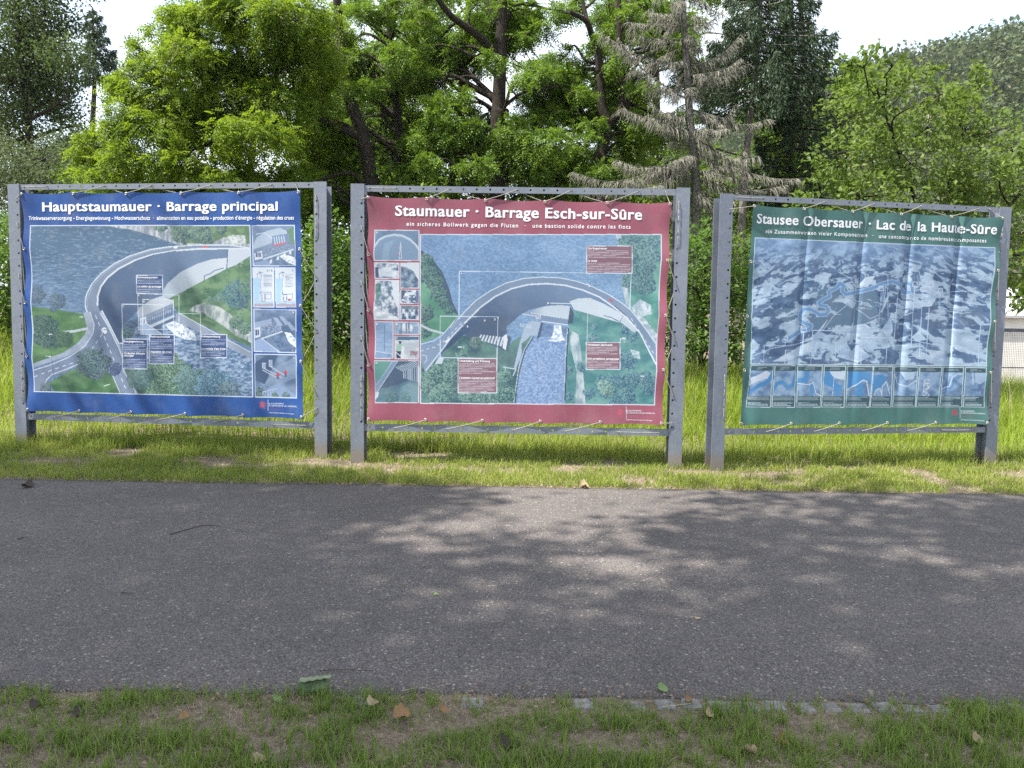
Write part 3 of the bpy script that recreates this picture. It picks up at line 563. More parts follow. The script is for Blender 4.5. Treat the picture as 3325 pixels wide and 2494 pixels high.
def print_green():
    P = Print([(1617*K, 441*K), (2157*K, 469*K), (2123*K, 917*K), (1591*K, 920*K)], (48, 104, 92))
    P.tex(P.X > 0, (58, 108, 98), (68, 118, 108), .02, .004, 303, a=1.)
    P.frame(2380, 760, 2.5136)
    M = P.inside([(150, 28), (2108, 114), (2030, 1076), (125, 1060)])
    x, y = P.x, P.y
    sc = np.clip(.5+y/700, .5, 2)           # relief gets coarser towards the near edge of the map
    wx = x+120*(fbm(x*.006, y*.012, 310)-.5)*sc; wy = y+90*(fbm(x*.006, y*.012, 311)-.5)
    n = fbm((wx-1050)*.017/sc+40, wy*.042/sc**.6, 312, 5)
    dark = np.array([88, 114, 150.]); mid = np.array([118, 148, 188.]); lite = np.array([186, 208, 230.])
    far = np.clip((330-y)/300, 0, 1)[..., None]
    n2 = fbm((wx-1050)*.031/sc+90, wy*.075/sc**.6, 318, 4); nn = n+.30*(n2-.5)
    k = np.clip((nn-.47)/.11, 0, 1)[..., None]; c = dark*(1-k)+lite*k; c = np.where((nn > .545)[..., None], lite, c)
    sh = fbm((x-1050)*.02/sc+60, y*.045/sc**.6, 315, 3)[..., None]; rd = np.abs(fbm((wx-1050)*.02/sc+20, wy*.05/sc**.6, 319, 3)-.5)[..., None]
    c = c+(sh-.5)*80+np.clip(.02-rd, 0, 1)*1500*.8-14
    soft = mid+(fbm(x*.008, y*.016, 316, 4)[..., None]-.5)*150+14
    c = c*(1-far)+soft*far
    P.I[M] = c[M]
    P.put(M & P.inside([(300, 620), (900, 560), (1200, 640), (1180, 860), (900, 740), (560, 800), (420, 740)]) & (n < .56), (92, 120, 148))
    P.put(M & P.inside([(700, 420), (1160, 480), (1160, 640), (900, 580), (640, 560)]) & (n < .56), (92, 120, 148))
    wat = (104, 148, 198)
    for pl, w in (([(1450, 470), (1400, 478), (1370, 440), (1330, 400), (1280, 385), (1200, 405), (1120, 440), (1040, 462), (960, 480), (900, 492), (870, 460), (885, 420), (850, 400), (835, 430), (800, 450), (760, 470), (770, 510), (720, 530), (680, 560), (690, 580), (740, 590), (760, 620), (740, 655), (690, 660), (620, 615), (560, 610), (535, 650), (530, 700), (570, 730), (620, 745), (610, 775), (540, 790), (470, 830), (400, 870)], 26), ([(1210, 420), (1215, 470), (1200, 540)], 16), ([(1450, 470), (1445, 415), (1420, 400)], 22)):
        P.line(pl, w+10, (178, 200, 222), M); P.line(pl, w, wat, M)
    ro = (190, 212, 234)
    for pl in ([(850, 280), (860, 320), (940, 360), (970, 420)], [(1590, 250), (1620, 310), (1690, 370), (1720, 440), (1760, 490), (1720, 540), (1740, 600)], [(1760, 470), (1900, 465), (2000, 480), (2020, 510), (1980, 500)], [(910, 580), (800, 670), (720, 780), (630, 830)], [(1000, 610), (1100, 690), (1170, 660)], [(1240, 440), (1245, 560), (1250, 670)], [(1320, 720), (1400, 660), (1450, 640)], [(700, 960), (720, 870), (860, 740)], [(130, 1000), (300, 930), (500, 900), (640, 850)], [(1420, 860), (1600, 900), (1800, 910), (2000, 1000)], [(1500, 310), (1520, 390)]):
        P.line(pl, 6, ro, M, a=.85)
    for pl in ([(640, 830), (760, 690), (660, 860), (560, 880)], [(1180, 640), (1250, 480), (1260, 500), (1200, 640)], [(800, 540), (900, 520), (1000, 560), (960, 610), (880, 560)], [(1320, 520), (1440, 560), (1600, 520), (1660, 480), (1600, 590), (1400, 600)], [(900, 760), (1060, 730), (1140, 790), (1080, 850), (940, 820)], [(1190, 780), (1280, 670), (1290, 790), (1260, 860), (1210, 800)], [(560, 900), (680, 850), (620, 960), (420, 1040), (300, 1040)], [(830, 1000), (900, 880), (960, 960), (1000, 900), (1100, 1000), (1000, 1050)], [(1440, 840), (1500, 790), (1560, 860), (1480, 880)], [(1080, 430), (1000, 440), (1060, 350), (1140, 340)], [(1560, 940), (1700, 960), (1760, 1040), (1620, 1060)]):
        m = M & P.inside([(a, b) for a, b in pl]); P.tex(m, (150, 176, 208), (206, 222, 238), .012, .02, 320)
    # leader lines
    wl = (200, 216, 236)
    for pl in ([(225, 1062), (233, 912), (405, 910), (410, 862)], [(402, 1062), (408, 948), (550, 948), (560, 795)], [(617, 1064), (632, 786), (950, 790)], [(815, 1066), (826, 812), (1165, 822), (1188, 460)], [(1023, 1068), (1036, 843), (1303, 846), (1335, 440)], [(1226, 1070), (1240, 910), (1438, 912), (1468, 425)], [(1403, 1072), (1408, 1000), (1500, 1000), (1530, 470)], [(1592, 1072), (1595, 1000), (1554, 998), (1590, 430)], [(1764, 1073), (1793, 630), (1664, 628), (1672, 478)], [(1964, 1074), (1985, 740)], [(974, 735), (992, 425)], [(1740, 598), (1890, 598)], [(1242, 330), (1244, 420)]):
        P.line(pl, 5, wl, M)
    for (a, b, h) in ((410, 850, 14), (560, 778, 20), (993, 408, 16), (1188, 442, 18), (1468, 408, 18), (1530, 450, 16), (1595, 415, 17), (1672, 460, 17), (1730, 520, 10), (1335, 436, 8)):
        P.line([(a-h, b-h), (a+h, b-h), (a+h, b+h), (a-h, b+h), (a-h, b-h)], 5, (216, 228, 242), M)
    for (a, b, w) in ((1030, 600, 60), (1075, 610, 90), (1110, 760, 80), (1580, 385, 80), (500, 1005, 60), (1290, 565, 70), (1680, 655, 60)): P.words(a-w/2, b, a+w/2, b+8, 10, (214, 226, 240), int(a))
    P.line([(150, 28), (2108, 114), (2030, 1076), (125, 1060), (150, 28)], 7, (206, 220, 238))
    # ten small pictures
    P.frame(2400, 1160, 2.6024)
    cells = [(80, 266, 38, 240), (282, 460, 253, 446), (478, 685, 464, 662), (702, 882, 674, 860), (896, 1108, 878, 1072), (1114, 1280, 1082, 1258), (1294, 1490, 1274, 1464), (1504, 1692, 1474, 1656), (1704, 1868, 1674, 1856), (1884, 2044, 1870, 2040)]
    for k, (a, b, c_, d) in enumerate(cells):
        yo = 70+k*1.8; yb = 422-k*.2
        q = [(a, yo), (b, yo+1), (d, yb), (c_, yb)]; m = P.inside(q)
        P.put(m, (50, 78, 86))
        t0 = yo+42; t1 = 328; pm = m & (P.y > t0) & (P.y < t1)
        P.tex(pm, (86, 116, 156), (150, 178, 210), .02, .02, 330+k, .3, .7)
        f = lambda u, v: (a+(b-a)*u+((c_-a)+((d-b)-(c_-a))*u)*((t0-yo+(t1-t0)*v)/(yb-yo)), t0+(t1-t0)*v)
        Z = lambda pts: [f(u, v) for u, v in pts]
        bl = (70, 136, 196); wh = (206, 220, 236)
        if k == 0: P.line(Z([(0, .9), (.4, .6), (.8, .45), (1, .15)]), 34, bl, pm); P.put(pm & P.inside(Z([(0, .3), (.3, .2), (.7, 0), (.9, .1), (.8, .3), (.3, .45), (0, .6)])), (214, 222, 238))
        if k == 1: P.line(Z([(0, .8), (.15, .5), (.4, .45), (.6, .65), (.9, .6), (1, .2)]), 30, bl, pm)
        if k == 2: P.line(Z([(.4, 0), (.35, .35), (0, .4)]), 40, bl, pm); P.line(Z([(.6, 1), (.62, .6), (.6, .5)]), 34, bl, pm); P.line(Z([(0, .5), (.5, .55), (.65, .45), (.8, .9), (1, 1)]), 7, wh, pm)
        if k == 3: P.put(pm & P.inside(Z([(0, 0), (.3, 0), (.5, .3), (.6, .5), (.9, .6), (.8, 1), (.6, 1), (.5, .7), (0, .5)])), bl); P.put(pm & P.inside(Z([(.25, 0), (1, 0), (.95, .35), (.6, .3), (.4, .2)])), wh); P.line(Z([(.5, 0), (.45, 1)]), 4, wh, pm)
        if k == 4: P.put(pm & P.inside(Z([(0, 0), (1, 0), (1, .5), (.8, .35), (.65, .35), (.0, .75)])), bl); P.put(pm & P.inside(Z([(.45, .6), (.65, .4), (.7, 1), (.4, 1)])), bl); P.line(Z([(0, .75), (.4, .55), (.65, .35), (.8, .4), (.95, 1)]), 8, wh, pm)
        if k == 5: P.put(pm & P.inside(Z([(0, .15), (.5, .1), (.75, .3), (.5, .6), (.3, .65), (0, .9)])), bl); P.line(Z([(.5, 1), (.5, .6), (.7, .4), (.9, .9)]), 7, wh, pm); P.line(Z([(.15, .95), (.2, .75), (.4, .7), (.5, .95)]), 7, wh, pm)
        if k == 6: P.put(pm & P.inside(Z([(.3, 0), (.9, 0), (.85, .3), (.5, .35)])), (176, 198, 222)); P.line(Z([(.02, .1), (.2, .5), (.6, .6), (1, .35)]), 7, wh, pm)
        if k == 7: P.tex(pm & P.inside(Z([(.2, .3), (.5, .3), (.55, .6), (.4, .8), (.6, 1), (.25, 1)])), (110, 140, 176), (226, 234, 242), .09, .09, 345)
        if k == 8: P.line(Z([(.0, .7), (.4, .6), (.5, .2), (.8, .05), (.95, .1)]), 7, wh, pm); P.line(Z([(.1, .75), (.5, .65), (.6, .25), (.95, .15)]), 9, bl, pm)
        if k == 9: P.line(Z([(.35, 0), (.4, .5)]), 7, wh, pm); P.put(pm & P.inside(Z([(.45, 0), (1, 0), (1, .35), (.7, .5), (.5, .4)])), (168, 192, 220))
        P.words(c_+(a-c_)*.25+8, 338, d+(b-d)*.2-12, 364, 11, (206, 222, 226), 350+k); P.words(c_+(a-c_)*.1+12, 386, d-14, 414, 11, (206, 222, 226), 370+k)
        mx = (a+b)/2; P.words(mx-38, yo+16, mx+38, yo+20, 11, (214, 226, 230), 390+k); P.words(mx-44, yo+28, mx+44, yo+32, 11, (190, 206, 212), 410+k)
        P.qbox(q, 6, (206, 222, 234))
    logo(P, 1795, 470, 56, (180, 64, 84)); P.words(1848, 494, 1960, 510, 12, (120, 84, 92), 4)
    return P
# ------------------------------------------------------------------ galvanised frames with printed banners
def steel_mat():
    m, t, b, out = mat('galvanised_steel')
    tc = t.nodes.new('ShaderNodeTexCoord')
    n1 = noise(t, 22., 4., .6, vec=tc.outputs['Object']); n2 = noise(t, 2.5, 3., .6, vec=tc.outputs['Object'])
    v = nd(t, 'ShaderNodeTexVoronoi', Scale=60.); t.links.new(tc.outputs['Object'], v.inputs[0])
    a = ramp(t, n1.outputs[0], [(.25, (.145, .165, .205)), (.8, (.20, .225, .275))]).outputs[0]
    a = mixc(t, .10, a, v.outputs['Color'], 'SOFT_LIGHT')
    a = mixc(t, ramp(t, n2.outputs[0], [(.45, (0, 0, 0)), (.75, (.55, .55, .55))]).outputs[0], a, (.25, .275, .325))
    sx = t.nodes.new('ShaderNodeSeparateXYZ'); t.links.new(tc.outputs['Object'], sx.inputs[0])      # dried mud splashed up the foot of each post
    ad = nd(t, 'ShaderNodeMath', operation='MULTIPLY_ADD'); t.links.new(n1.outputs[0], ad.inputs[0]); ad.inputs[1].default_value = -.22; t.links.new(sx.outputs[2], ad.inputs[2])
    a = mixc(t, ramp(t, ad.outputs[0], [(.0, (.7, .7, .7)), (.12, (0, 0, 0))]).outputs[0], a, (.21, .17, .125))
    t.links.new(a, b.inputs['Base Color']); b.inputs['Metallic'].default_value = .25; b.inputs['Roughness'].default_value = .5
    bump(t, b, n1.outputs[0], .15, .003)
    return m
STEEL = steel_mat()
def rope_mat():
    m, t, b, out = mat('lacing_cord'); n = noise(t, 90., 2.); r = ramp(t, n.outputs[0], [(.3, (.21, .195, .17)), (.7, (.36, .34, .30))])
    t.links.new(r.outputs[0], b.inputs['Base Color']); b.inputs['Roughness'].default_value = .85; bump(t, b, n.outputs[0], .5, .002); return m
ROPE = rope_mat()
EYE = simple('brass_eyelet', (.45, .42, .36), (.62, .58, .5), 30., .4, metal=.6)
def banner_mat():
    m, t, b, out = mat('printed_cloth'); a = nd(t, 'ShaderNodeAttribute', attribute_name='ink')
    n = noise(t, 3., 4., .6); n2 = noise(t, 160., 1.)
    c = mixc(t, ramp(t, n.outputs[0], [(.5, (0, 0, 0)), (.85, (.18, .18, .18))]).outputs[0], a.outputs['Color'], (.42, .42, .40))    # weathering and dust
    t.links.new(c, b.inputs['Base Color']); b.inputs['Roughness'].default_value = .46; b.inputs['Specular IOR Level'].default_value = .35
    bump(t, b, n2.outputs[0], .08, .001)
    tr = t.nodes.new('ShaderNodeBsdfTranslucent'); t.links.new(c, tr.inputs[0]); mx = nd(t, 'ShaderNodeMixShader'); mx.inputs[0].default_value = .12
    t.links.new(b.outputs[0], mx.inputs[1]); t.links.new(tr.outputs[0], mx.inputs[2]); t.links.new(mx.outputs[0], out.inputs[0])
    return m
CLOTH = banner_mat()
def flat(name, c, rough=.5):
    m, t, b, out = mat(name); n = noise(t, 8., 3.); r = ramp(t, n.outputs[0], [(.3, tuple(x*.93 for x in c)), (.7, c)])
    t.links.new(r.outputs[0], b.inputs['Base Color']); b.inputs['Roughness'].default_value = rough; b.inputs['Specular IOR Level'].default_value = .3; return m
WHITE_INK = flat('white_ink', (.80, .82, .85)); PALE_INK = flat('pale_ink', (.62, .68, .76)); DARK_INK = flat('dark_ink', (.06, .09, .17))

def holed_plate(w, h, t, cols, r, axis='z'):
    """flat steel with a row of punched holes: from a filled 2D curve; local x = width, y = height -> mesh verts, tris"""
    cu = bpy.data.curves.new('plate', 'CURVE'); cu.dimensions = '2D'; cu.fill_mode = 'BOTH'; cu.extrude = t/2
    def poly(pts):
        s = cu.splines.new('POLY'); s.points.add(len(pts)-1); s.use_cyclic_u = True
        for q, (a, b) in zip(s.points, pts): q.co = (a, b, 0, 1)
    poly([(0, 0), (w, 0), (w, h), (0, h)])
    for (a, b) in cols: poly([(a+r*math.cos(k*math.pi/6), b+r*math.sin(k*math.pi/6)) for k in range(12)])
    o = bpy.data.objects.new('plate', cu); COL.objects.link(o)
    dg = bpy.context.evaluated_depsgraph_get(); me = o.evaluated_get(dg).to_mesh()
    V = np.empty(len(me.vertices)*3); me.vertices.foreach_get('co', V); me.calc_loop_triangles()
    T = np.empty(len(me.loop_triangles)*3, np.int32); me.loop_triangles.foreach_get('vertices', T)
    o.evaluated_get(dg).to_mesh_clear(); bpy.data.objects.remove(o); bpy.data.curves.remove(cu)
    return V.reshape(-1, 3), T.reshape(-1, 3)

def text_mesh(body, bold=0., italic=0., space=1.):
    cu = bpy.data.curves.new('lettering', 'FONT'); cu.body = body; cu.size = 1.; cu.resolution_u = 3; cu.offset = bold; cu.shear = italic; cu.space_character = space
    cu.fill_mode = 'FRONT'
    o = bpy.data.objects.new('lettering', cu); COL.objects.link(o)
    dg = bpy.context.evaluated_depsgraph_get(); me = o.evaluated_get(dg).to_mesh()
    V = np.empty(len(me.vertices)*3); me.vertices.foreach_get('co', V); me.calc_loop_triangles()
    T = np.empty(len(me.loop_triangles)*3, np.int32); me.loop_triangles.foreach_get('vertices', T)
    o.evaluated_get(dg).to_mesh_clear(); bpy.data.objects.remove(o); bpy.data.curves.remove(cu)
    return V.reshape(-1, 3)[:, :2], T.reshape(-1, 3)

CAPH = text_mesh('H')[0][:, 1].max(); XH = text_mesh('x')[0][:, 1].max()/CAPH
class Board:
    def __init__(s, name, label, L, Rr, H, Hpl, Ppl, bar_top, bar_bot, fold, loose=False):
        L = np.array(L); Rr = np.array(Rr); d = Rr-L; s.len = np.linalg.norm(d)
        s.root = empty(name, (L[0], L[1], 0), label, 'information board', math.atan2(d[1], d[0]), 'information boards along the path')
        s.H = np.array(Hpl); s.P = Ppl; s.fold = fold; s.h = H; s.bt = bar_top; s.loose = loose; s.bb = bar_bot
        s.Hu = hom([(0, 0), (1, 0), (1, 1), (0, 1)], Ppl.quad); s.Hi = np.linalg.inv(s.Hu)
    # layout unit -> cloth surface in board space
    def surf(s, q, off=0.):
        q = np.asarray(q, float); uv = happly(s.Hi, q); P = happly(s.H, q); u, v = uv[:, 0], uv[:, 1]
        n = 5; m = 4
        ed = lambda t, k: np.abs(np.sin(np.pi*np.clip(t, 0, 1)*k))**.8
        x = P[:, 0]+np.exp(-u/.035)*.022*ed(v, m)-np.exp(-(1-u)/.035)*.022*ed(v, m)
        z = P[:, 1]-np.exp(-v/.03)*.020*ed(u, n)+np.exp(-(1-v)/.03)*.014*ed(u, n)
        y = -.004-.010*np.cos(np.pi*2*n*u)*np.exp(-v/.10)-.007*np.cos(np.pi*2*n*u)*np.exp(-(1-v)/.1)
        y += -.012*np.cos(np.pi*2*m*v)*np.exp(-u/.06)-.012*np.cos(np.pi*2*m*v)*np.exp(-(1-u)/.06)
        y += .02*np.sin(np.pi*np.clip(u, 0, 1))*np.sin(np.pi*np.clip(v, 0, 1))+.006*np.sin(u*9+v*4)*np.sin(v*7-u*3)
        for (c, w, a, sl, v0, v1) in s.fold:
            f = 1/(1+np.exp(-(v-v0)/.06))/(1+np.exp((v-v1)/.08))
            y += a*np.exp(-((u-c-sl*v)/w)**2)*f
        return np.c_[x, y-off, z]
    def post(s, x0, inner_right):
        w, dp = .155, .17; o = empty_part = None
        holes = [(w-.03 if inner_right else .03, z) for z in np.arange(s.h-.17, .5, -.156)]
        V, T = holed_plate(w, s.h+.05, .011, holes, .0135); a = Acc()
        a.add(np.c_[V[:, 0]+x0, V[:, 2]+.0055, V[:, 1]-.05], T)
        a.box(x0, dp-.011, -.05, x0+w, dp, s.h-.03); a.box(x0+w/2-.0045, .011, -.05, x0+w/2+.0045, dp-.011, s.h-.012)
        o = a.build('post', STEEL, s.root); s.holes.append([(x0+h[0], h[1]) for h in holes])
        return o
    def bar(s, z0, z1, xa, xb):
        w = xb-xa; hh = z1-z0; holes = [(x, hh*.55) for x in np.arange(.06, w-.03, .152)]
        V, T = holed_plate(w, hh, .008, holes, .012); a = Acc()
        a.add(np.c_[V[:, 0]+xa, V[:, 2]+.018, V[:, 1]+z0], T)
        a.box(xa, .0225, z1-.008, xb, .075, z1-.0005)
        if z1 < 1: a.box(xa, .0225, z0+.001, xb, .075, z0+.009)
        return a.build('crossbar', STEEL, s.root), [(xa+h[0], z0+h[1]) for h in holes]
    def build(s):
        s.holes = []
        s.post(0, True); s.post(s.len-.155, False)
        _, top = s.bar(s.bt[0], s.bt[1], .157, s.len-.157); _, bot = s.bar(s.bb[0], s.bb[1], .157, s.len-.157)
        # cloth
        P = s.P; q = np.c_[P.X.ravel(), P.Y.ravel()]; V = s.surf(q)
        i = (np.arange(NV-1)[:, None]*NU+np.arange(NU-1)[None]).ravel(); F = np.stack([i, i+NU, i+NU+1, i+1], -1)
        me = mesh_data('banner', V, [F], True)
        ca = me.color_attributes.new('ink', 'FLOAT_COLOR', 'POINT'); ink = P.linear()*.86
        ca.data.foreach_set('color', np.c_[ink.reshape(-1, 3), np.ones(NU*NV)].astype(np.float32).ravel())
        s.banner = link('banner', me, CLOTH, s.root)
        # eyelets and lacing
        e = bpy.data.meshes.new('eyelet'); a = Acc(); t = np.arange(13)/12*2*np.pi
        a.tube(np.c_[.014*np.cos(t), 0*t, .014*np.sin(t)], .005, 5, False); V, F = a.arrays(); em = mesh_data('eyelet', V, F, True); em.materials.append(EYE)
        def eye(u, v):
            p = s.surf(happly(s.Hu, [(u, v)]), .004)[0]; o = link('eyelet', em, None, s.banner); o.location = p; return p
        us = [.006, .197, .387, .582, .785, .992]; vs = [.255, .5, .745]
        E_t = [eye(u, .008) for u in us]; E_b = [eye(u, .990) for u in us]; E_l = [eye(.008, v) for v in vs]; E_r = [eye(.992, v) for v in vs]
        def near(hs, p): return min(hs, key=lambda h: (h[0]-p[0])**2+(h[1]-p[1])**2)
        fy = .0; cord = .0044
        def lace(name, eyes, hs, dirn, yb):
            a = Acc(); prev = None
            for k, p in enumerate(eyes):
                h = near(hs, (p[0]+dirn[0], p[2]+dirn[1])); hp = np.array([h[0], yb, h[1]])
                mid = (p+hp)/2+np.array([0, -.006, -.004])
                a.tube(curve([p+[0, .012, 0], p+[0, -.009, 0], p*.85+hp*.15+[0, -.011, 0], mid+[0, -.008, 0], hp+[0, -.012, 0], hp+[0, .02, 0]], 5), cord, 6, False)
                if k+1 < len(eyes): a.tube(curve([hp+[0, .02, 0], hp*.5+eyes[k+1]*.5+[0, .022, -.01], eyes[k+1]+[0, .012, 0]], 4), cord, 5, False)
            return a
        a = lace('lacing_rope', E_t[1:5], top, (.33, .08), .012); a2 = lace('lacing_rope', E_b[1:5], bot, (-.33, -.07), .012)
        al = (Acc() if s.loose else lace('lacing_rope', E_l, s.holes[0], (-.07, .34), -.002)); ar = lace('lacing_rope', E_r, s.holes[1], (.06, -.34), -.002)
        def run(a, h0, h1, y):
            a.tube(curve([(h0[0], y+.03, h0[1]), (h0[0], y-.010, h0[1]), ((h0[0]+h1[0])/2, y-.014, (h0[1]+h1[1])/2-.003), (h1[0], y-.010, h1[1]), (h1[0], y+.03, h1[1])], 6), cord, 6, False)
        def corner(a, p, hs, dx, dz, y):
            h = near(hs, (p[0]+dx, p[2]+dz)); a.tube(curve([p+[0, .012, 0], p+[0, -.010, 0], ((p[0]+h[0])/2, y-.02, (p[2]+h[1])/2), (h[0], y-.010, h[1]), (h[0], y+.03, h[1])], 5), cord, 6, False)
        run(a, top[0], top[2], .012); corner(al, E_t[0], s.holes[0], -.08, .02, 0); run(al, s.holes[0][-4], s.holes[0][-1], 0)
        corner(a, E_t[5], top, .03, .1, .012); run(ar, s.holes[1][0], s.holes[1][3], 0); corner(ar, E_b[5], s.holes[1], .1, -.03, 0)
        run(a2, bot[-4], bot[-1], .012); corner(a2, E_b[0], bot, -.05, -.06, .012)
        for q in (a, a2, al, ar): q.build('lacing_rope', ROPE, s.root, True)
    def text(s, body, p0, p1, cap, mat=None, bold=0., italic=0., space=1., name='lettering', heavy=0.):
        """set a line of type on the cloth from p0 to p1 (layout units), capitals cap units high"""
        V, T = text_mesh(body, bold, italic, space); p0 = np.array(p0, float); p1 = np.array(p1, float)
        x0, x1 = V[:, 0].min(), V[:, 0].max(); d = (p1-p0); n = np.array([-d[1], d[0]])/np.linalg.norm(d)
        y = V[:, 1]/CAPH; k = .73; y = np.where(y > 0, np.where(y < XH, y*k/XH, k+(y-XH)*(1-k)/(1-XH)), y)      # raise the x-height of the built-in face
        Q = p0+np.outer((V[:, 0]-x0)/(x1-x0), d)-np.outer(y*cap, n)
        if heavy:       # thicken the strokes: slightly shifted copies, each a hair in front of the last
            sh = np.linalg.norm(d)/(x1-x0)*heavy; e = d/np.linalg.norm(d)
            Vs = np.vstack([s.surf(Q+e*q, .003+.0006*k) for k, q in enumerate((0, sh, -sh))]); m = len(Q)
            return mk(name, Vs, [np.vstack([T[:, ::-1]+m*k for k in range(3)])], mat or WHITE_INK, s.banner)
        return mk(name, s.surf(Q, .003), [T[:, ::-1]], mat or WHITE_INK, s.banner)

def c1(x, y): return (x/1.7645, 560+y/1.7645)
def c2(x, y): return (1100+x/1.6593, 560+y/1.6593)
def c3(x, y): return (2250+x/1.6586, 560+y/1.6586)
def f6(x, y): return (100+x/2.765, 730+y/2.765)
def f8(x, y): return (1360+x/2.6976, 760+y/2.6976)

H1 = [[0.004089797333747313, -0.00013045770716944301, -0.04120159551833127], [0.00014118625039636137, -0.0037725209494793403, 5.464699930398381], [5.208013702676818e-05, -3.004864997749176e-05, 1.0]]
H2 = [[0.0034773476360529104, 1.1296671142860086e-06, -3.984323143071278], [6.595365553563326e-05, -0.0034990940148025285, 5.183347968962919], [7.692322558943213e-06, -2.8620065374310004e-05, 1.0]]
H3 = [[0.003067261049613481, 0.00010591074163941586, -7.21219518366481], [-5.108024976685499e-05, -0.0029221414165816473, 4.588279186955298], [-5.988592171827145e-05, -2.6445116223133597e-05, 1.0]]
B1 = Board('information_board', 'wide steel frame with the blue Hauptstaumauer banner laced into it', (-6.262, 9.633), (-2.205, 9.135), 3.268, H1, print_blue(), (3.2, 3.265), (.35, .425),
           [(.1, .05, .006, .2, .2, .9), (.62, .04, .005, -.1, .2, .9), (.86, .03, .008, .05, .1, 1.0)])
B2 = Board('information_board', 'wide steel frame with the red Staumauer Barrage banner laced into it', (-1.865, 8.861), (1.972, 8.79), 3.2, H2, print_red(), (3.115, 3.185), (.378, .453),
           [(.2, .05, .006, .15, .1, .9), (.5, .06, .006, -.1, .3, 1.), (.93, .03, .009, .02, 0, .6)])
B3 = Board('information_board', 'wide steel frame with the green Stausee Obersauer banner hanging loose and rippled', (2.285, 8.686), (5.935, 9.318), 3.125, H3, print_green(), (3.058, 3.12), (.415, .48),
           [(.215, .012, .022, .0, -.2, .75), (.435, .012, .026, .0, -.2, .8), (.625, .014, .040, .0, -.2, .8), (.825, .013, .042, .0, -.2, .8), (.52, .05, -.014, .0, 0, .9), (.73, .05, -.016, 0, 0, .9), (.02, .03, .03, 0, .3, 1.2), (1.0, .10, -.034, 0, -.3, 1.3)], True)
for B in (B1, B2, B3): B.build()
# blue board
B1.text('Hauptstaumauer · Barrage principal', c1(252, 222), c1(1602, 218), 52/1.7645, bold=.012, heavy=.017, space=1.07)
B1.text('Trinkwasserversorgung - Energiegewinnung - Hochwasserschutz  ·  alimentation en eau potable - production d\'énergie - régulation des crues', c1(168, 272), c1(1700, 270), 21/1.7645, bold=.012)
for t_, a, b, it in (('Rohwasserpumpen', (968, 480), (1150, 480), 0), ('La station du pompage', (970, 560), (1182, 562), .2), ('Energiegewinnung', (845, 1055), (1022, 1058), 0), ('Production d\'énergie', (848, 1162), (1036, 1164), .2), ('électrique', (848, 1182), (936, 1184), .2),
                     ('Hochwasserschutz', (1084, 1012), (1258, 1014), 0), ('Régulation des crues', (1086, 1148), (1276, 1150), .2), ('Rohwasserleitung', (1542, 1010), (1714, 1012), 0), ('La conduite d\'eau brute', (1544, 1120), (1762, 1122), .2)):
    B1.text(t_, f6(*a), f6(*b), 17/2.765, bold=.012, italic=it)
for t_, a in (('A', (974, 642)), ('B', (1020, 698)), ('C', (835, 738))): B1.text(t_, f6(*a), f6(a[0]+14, a[1]), 17/2.765)
fx = lambda x, y: (800+x/2.765, 720+y/2.765)
B1.text('A + B', fx(195, 444), fx(246, 444), 17/2.765, DARK_INK); B1.text('C', fx(432, 444), fx(446, 444), 17/2.765, DARK_INK); B1.text('B', fx(440, 822), fx(452, 822), 15/2.765); B1.text('C', fx(442, 1228), fx(456, 1228), 15/2.765)
g1 = lambda x, y: (780+x/9.617, 1280+y/9.617)
B1.text('LE GOUVERNEMENT', g1(945, 325), g1(1425, 328), 5, PALE_INK); B1.text('DU GRAND-DUCHÉ DE LUXEMBOURG', g1(945, 388), g1(1850, 412), 5, PALE_INK); B1.text('Administration des ponts et chaussées', g1(945, 612), g1(1760, 645), 4.2, PALE_INK, italic=.2)
# red board
B2.text('Staumauer · Barrage Esch-sur-Sûre', c2(316, 232), c2(1645, 255), 55/1.6593, bold=.012, heavy=.017, space=1.07)
B2.text('ein sicheres Bollwerk gegen die Fluten', c2(376, 287), c2(978, 296), 20/1.6593, bold=.012, space=1.2); B2.text('·', c2(1013, 296), c2(1019, 296), 17/1.6593); B2.text('une bastion solide contre les flots', c2(1056, 297), c2(1584, 304), 20/1.6593, bold=.012, space=1.2)
for t_, a, b, it in (('Die Bogenmauer', (1500, 134), (1668, 136), 0), ('La voûte', (1498, 242), (1580, 244), .2), ('Unterhaltung und Wartung', (374, 1120), (642, 1124), 0), ('L\'entretien courant et constructif', (372, 1268), (686, 1272), .2), ('Permanent überwacht', (1498, 978), (1716, 982), 0), ('Une surveillance permanente', (1496, 1100), (1770, 1104), .2)):
    B2.text(t_, f8(*a), f8(*b), 18/2.6976, bold=.012, italic=it)
for t_, a in (('A', (386, 354)), ('D', (678, 756)), ('B', (440, 818)), ('B', (590, 766)), ('B', (1146, 614)), ('C', (405, 1000)), ('C', (1814, 950)), ('C', (1972, 1280))): B2.text(t_, f8(*a), f8(a[0]+13, a[1]), 17/2.6976)
fy_ = lambda x, y: (1200+x/2.765, 720+y/2.765)
for t_, a in (('A', (72, 104)), ('B', (76, 928)), ('B', (256, 930)), ('C', (257, 1054)), ('D', (76, 1276))): B2.text(t_, fy_(*a), fy_(a[0]+15, a[1]), 18/2.765)
B2.text('LE GOUVERNEMENT', c2(1563, 1288), c2(1646, 1290), 5, PALE_INK); B2.text('DU GRAND-DUCHÉ DE LUXEMBOURG', c2(1563, 1300), c2(1718, 1303), 5, PALE_INK); B2.text('Administration des ponts et chaussées', c2(1563, 1339), c2(1702, 1342), 4.2, PALE_INK, italic=.2)
